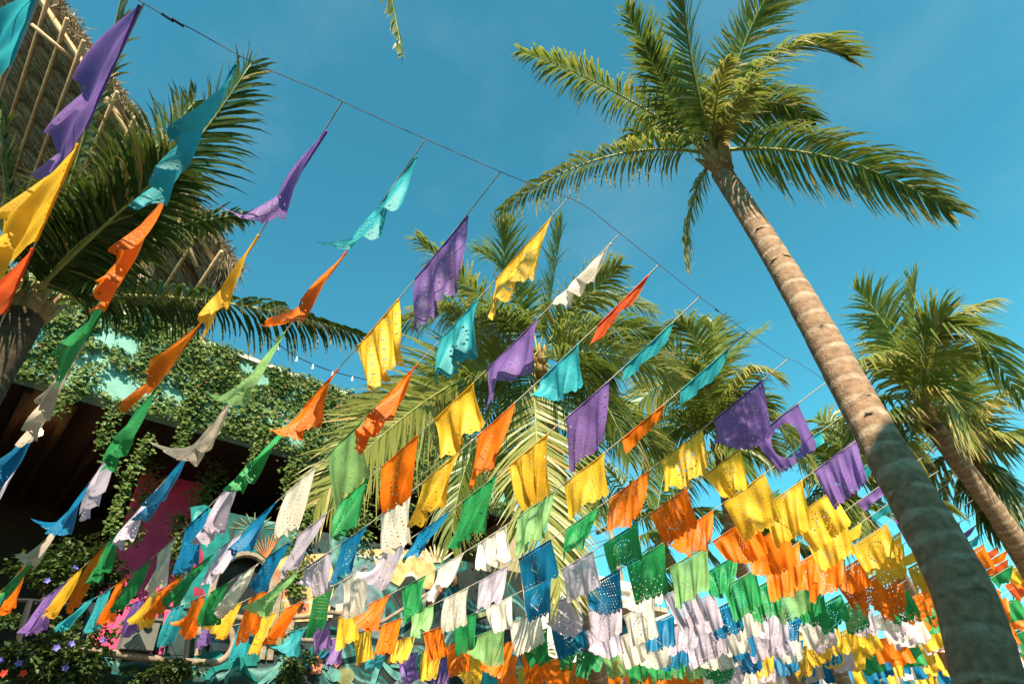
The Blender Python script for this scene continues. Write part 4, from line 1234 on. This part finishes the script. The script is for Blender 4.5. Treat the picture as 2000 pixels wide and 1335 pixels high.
def params(k, i, rr):
    """how one flag hangs in the gusting wind, which blows along the cords towards the bar"""
    Y = ROW_Y[k]
    p = dict(w=rr.uniform(.54, .64), h=rr.uniform(.40, .48), th0=rr.uniform(-.4, .25), th1=rr.uniform(-.3, .4), amp=rr.uniform(.035, .07), nrip=rr.uniform(1.2, 2.8), ph=rr.random(),
             drift=rr.uniform(-.14, .04), gather=rr.uniform(.05, .22), kx=rr.uniform(-.08, .08), curl=0.0)
    s = rr.random()
    if Y < 1.5:                      # the nearest rows flap hard, streaming down the cord
        p.update(w=rr.uniform(.58, .66), h=rr.uniform(.36, .44), th0=rr.uniform(-.32, -.02) * (1 if i < 3 else .5), th1=rr.uniform(-.25, .2), amp=rr.uniform(.035, .06), drift=rr.uniform(-.24, -.06), gather=rr.uniform(.05, .28))
    elif Y < 4.0:
        p.update(w=rr.uniform(.56, .66), h=rr.uniform(.40, .50), drift=rr.uniform(-.22, 0))
        if i >= 3: p.update(drift=rr.uniform(-.32, -.08), gather=rr.uniform(.05, .35))
    if Y > 6.5: p.update(w=rr.uniform(.64, .74), h=rr.uniform(.48, .58))
    if Y > 11: p.update(w=rr.uniform(.54, .66), h=rr.uniform(.42, .52))
    if s < .17: p['curl'] = rr.uniform(.4, .9)
    elif s < .24: p.update(gather=.5, amp=.07)
    if i >= 7 and Y < 4.0: p.update(drift=rr.uniform(-.4, -.15), gather=rr.uniform(.0, .35), h=rr.uniform(.42, .54))
    if Y > 4.0 and i == 0 and s < .8: p.update(h=rr.uniform(.09, .15), amp=.02, w=rr.uniform(.6, .72), th0=.3)
    if Y > 4.5 and i == 1 and s < .15: p.update(h=rr.uniform(.12, .2), amp=.02)
    return p
FIX = {(6, 0): dict(h=.52, w=.62, th0=-.25, gather=.25, amp=.04, curl=0), (5, 0): dict(h=.46, gather=.1, curl=0, w=.62), (7, 1): dict(h=.52, w=.66, gather=.12, curl=0, th0=-.2), (7, 0): dict(h=.20, w=.5, gather=.3, amp=.05),
       (8, 0): dict(h=.10, w=.6, amp=.02), (8, 1): dict(h=.34, w=.5, curl=.5), (9, 0): dict(h=.11, w=.6, amp=.02, th0=.3), (10, 1): dict(h=.12, w=.6, amp=.02), (4, 0): dict(curl=.5, h=.46, gather=0, drift=-.1), (4, 1): dict(h=.46, curl=.5), (6, 1): dict(h=.5, gather=0, curl=0, w=.5), (8, 2): dict(curl=0), (8, 3): dict(curl=0),
       (12, 0): dict(h=.5, w=.62, curl=0, amp=.04), (11, 0): dict(h=.5, curl=.6), (11, 1): dict(h=.5, curl=.3), (1, 0): dict(h=.44, w=.74, gather=.1), (1, 1): dict(h=.40, w=.74, gather=.1), (2, 0): dict(h=.40, w=.72, gather=.1), (0, 0): dict(h=.3, w=.4), (0, 1): dict(h=.3, w=.45)}

ORD = ['first', 'second', 'third', 'fourth', 'fifth', 'sixth', 'seventh', 'eighth', 'ninth', 'tenth', 'eleventh', 'twelfth', 'thirteenth', 'fourteenth', 'fifteenth', 'sixteenth', 'seventeenth', 'eighteenth', 'nineteenth', 'twentieth',
       'twenty-first', 'twenty-second', 'twenty-third', 'twenty-fourth', 'twenty-fifth', 'twenty-sixth', 'twenty-seventh', 'twenty-eighth', 'twenty-ninth', 'thirtieth', 'thirty-first', 'thirty-second']
SAY = {'lightgreen': 'pale green', 'red': 'red-orange', 'tan': 'shade-toned white'}
def sheet(k, i, col, p, x, rr, hem):
    y0 = ROW_Y[k]
    nx, ny = (72, 50) if k < 17 else ((44, 32) if k < 22 else (30, 22))
    q = {a: v for a, v in p.items()}
    G = flag_grid(nx=nx, ny=ny, **q)
    # the hem follows the slope of the cord
    dz = (cord_z(x - p['w'], y0) - cord_z(x, y0)) / p['w']
    G[:, :, 2] += -G[:, :, 0] * dz * -1 * -1
    big = p['h'] > .3
    K = cut_mask(nx, ny, 5 if (k, i) == (12, 0) else (4 if k < 4 else rr.randrange(4)), rr) if big else None
    b = MB()
    b.add(G.reshape(-1, 3).tolist(), grid_faces(nx, ny, K))
    o = b.build('paper_flag', M['paper_' + col], smooth=True)
    o.location = (x, y0, cord_z(x, y0) - .004)
    if hem:
        b = MB()
        r_ = .009
        P = [Vector(G[0, t_]) for t_ in range(0, nx + 1, 3)]
        b.tube(P, r_, 6)
        hm = b.build('hem', M['paper_' + col], smooth=True)
        hm.parent = o
    return o

NROW_IND = 0
count = 0
stuff = {}
cords_far = MB()
for k in range(len(ROW_Y)):
    cols = row_colours(k)
    rr = random.Random(1000 + k)
    xs = []
    x = ROW_X0[k]
    for i in range(len(cols)):
        if x - .7 > XL + .1 - 1.0: xs.append(x - (.10 if 1 < k < 9 else 0))
        x -= PITCH * rr.uniform(.97, 1.03)
    individual = count + len(xs) <= 300 and ROW_Y[k] < 17.5
    # the cord of this row
    ws = min(W3, key=lambda q: abs(q.y - ROW_Y[k]))
    cp = [(lerp(ws.x, XL, t / 14), ROW_Y[k], cord_z(lerp(ws.x, XL, t / 14), ROW_Y[k]) if t else ws.z) for t in range(15)]
    if individual:
        b = MB(); b.tube(cp, .0045 if k < 8 else .0065, 5)
        tag(b.build('flag_cord', M['cord']), f'thin cord across the street carrying the {ORD[k]} flag row from the camera', 'cord', 'cords the paper flags hang from')
        NROW_IND = k + 1
    else:
        cords_far.tube(cp, .006, 4)
    names = [SAY.get(c, c) for c in cols]
    for i, x in enumerate(xs):
        col = cols[i]
        p = params(k, i, rr)
        if (k, i) in FIX: p.update(FIX[(k, i)])
        if individual:
            o = sheet(k, i, col, p, x, rr, k < 16)
            how = 'rolled thin ' if p['h'] < .25 else ''
            if (k, i) == (12, 0): how = 'torn hollow '
            tag(o, f"{how}{names[i]} cut-paper flag, {ORD[i]} from the street wire in the {ORD[k]} row", 'paper flag', 'paper flags strung in rows across the street')
            count += 1
        else:
            if rr.random() < .03: continue
            p['h'] = max(p['h'], .3) * 1.08
            p['w'] = rr.uniform(.52, .68)
            p['amp'] = rr.uniform(.05, .10)
            if rr.random() < .35: col = rr.choice(cols + ['white', 'lavender', 'blue', 'green', 'tan'])  # tan: white paper with shade put into the colour
            G = flag_grid(nx=10, ny=6, **p)
            G[:, :, 0] += x; G[:, :, 1] += ROW_Y[k]; G[:, :, 2] += cord_z(x, ROW_Y[k])
            b = stuff.setdefault(col, MB())
            b.add(G.reshape(-1, 3).tolist(), grid_faces(10, 6))
# the far rows in one mass
b = MB()
mats, mi = [], []
for col, s_ in stuff.items():
    mats.append(M['paper_' + col])
    b.add(s_.v, s_.f)
    mi += [len(mats) - 1] * len(s_.f)
mats.append(M['cord'])
b.add(cords_far.v, cords_far.f)
mi += [len(mats) - 1] * len(cords_far.f)
o = b.build('far_paper_flags', mats, smooth=True)
o.data.polygons.foreach_set('material_index', mi)
tag(o, 'mass of small bright paper flags far down the street', 'paper flags', kind='stuff')
print('flags', count, 'rows', NROW_IND, 'last row y', ROW_Y[NROW_IND - 1])
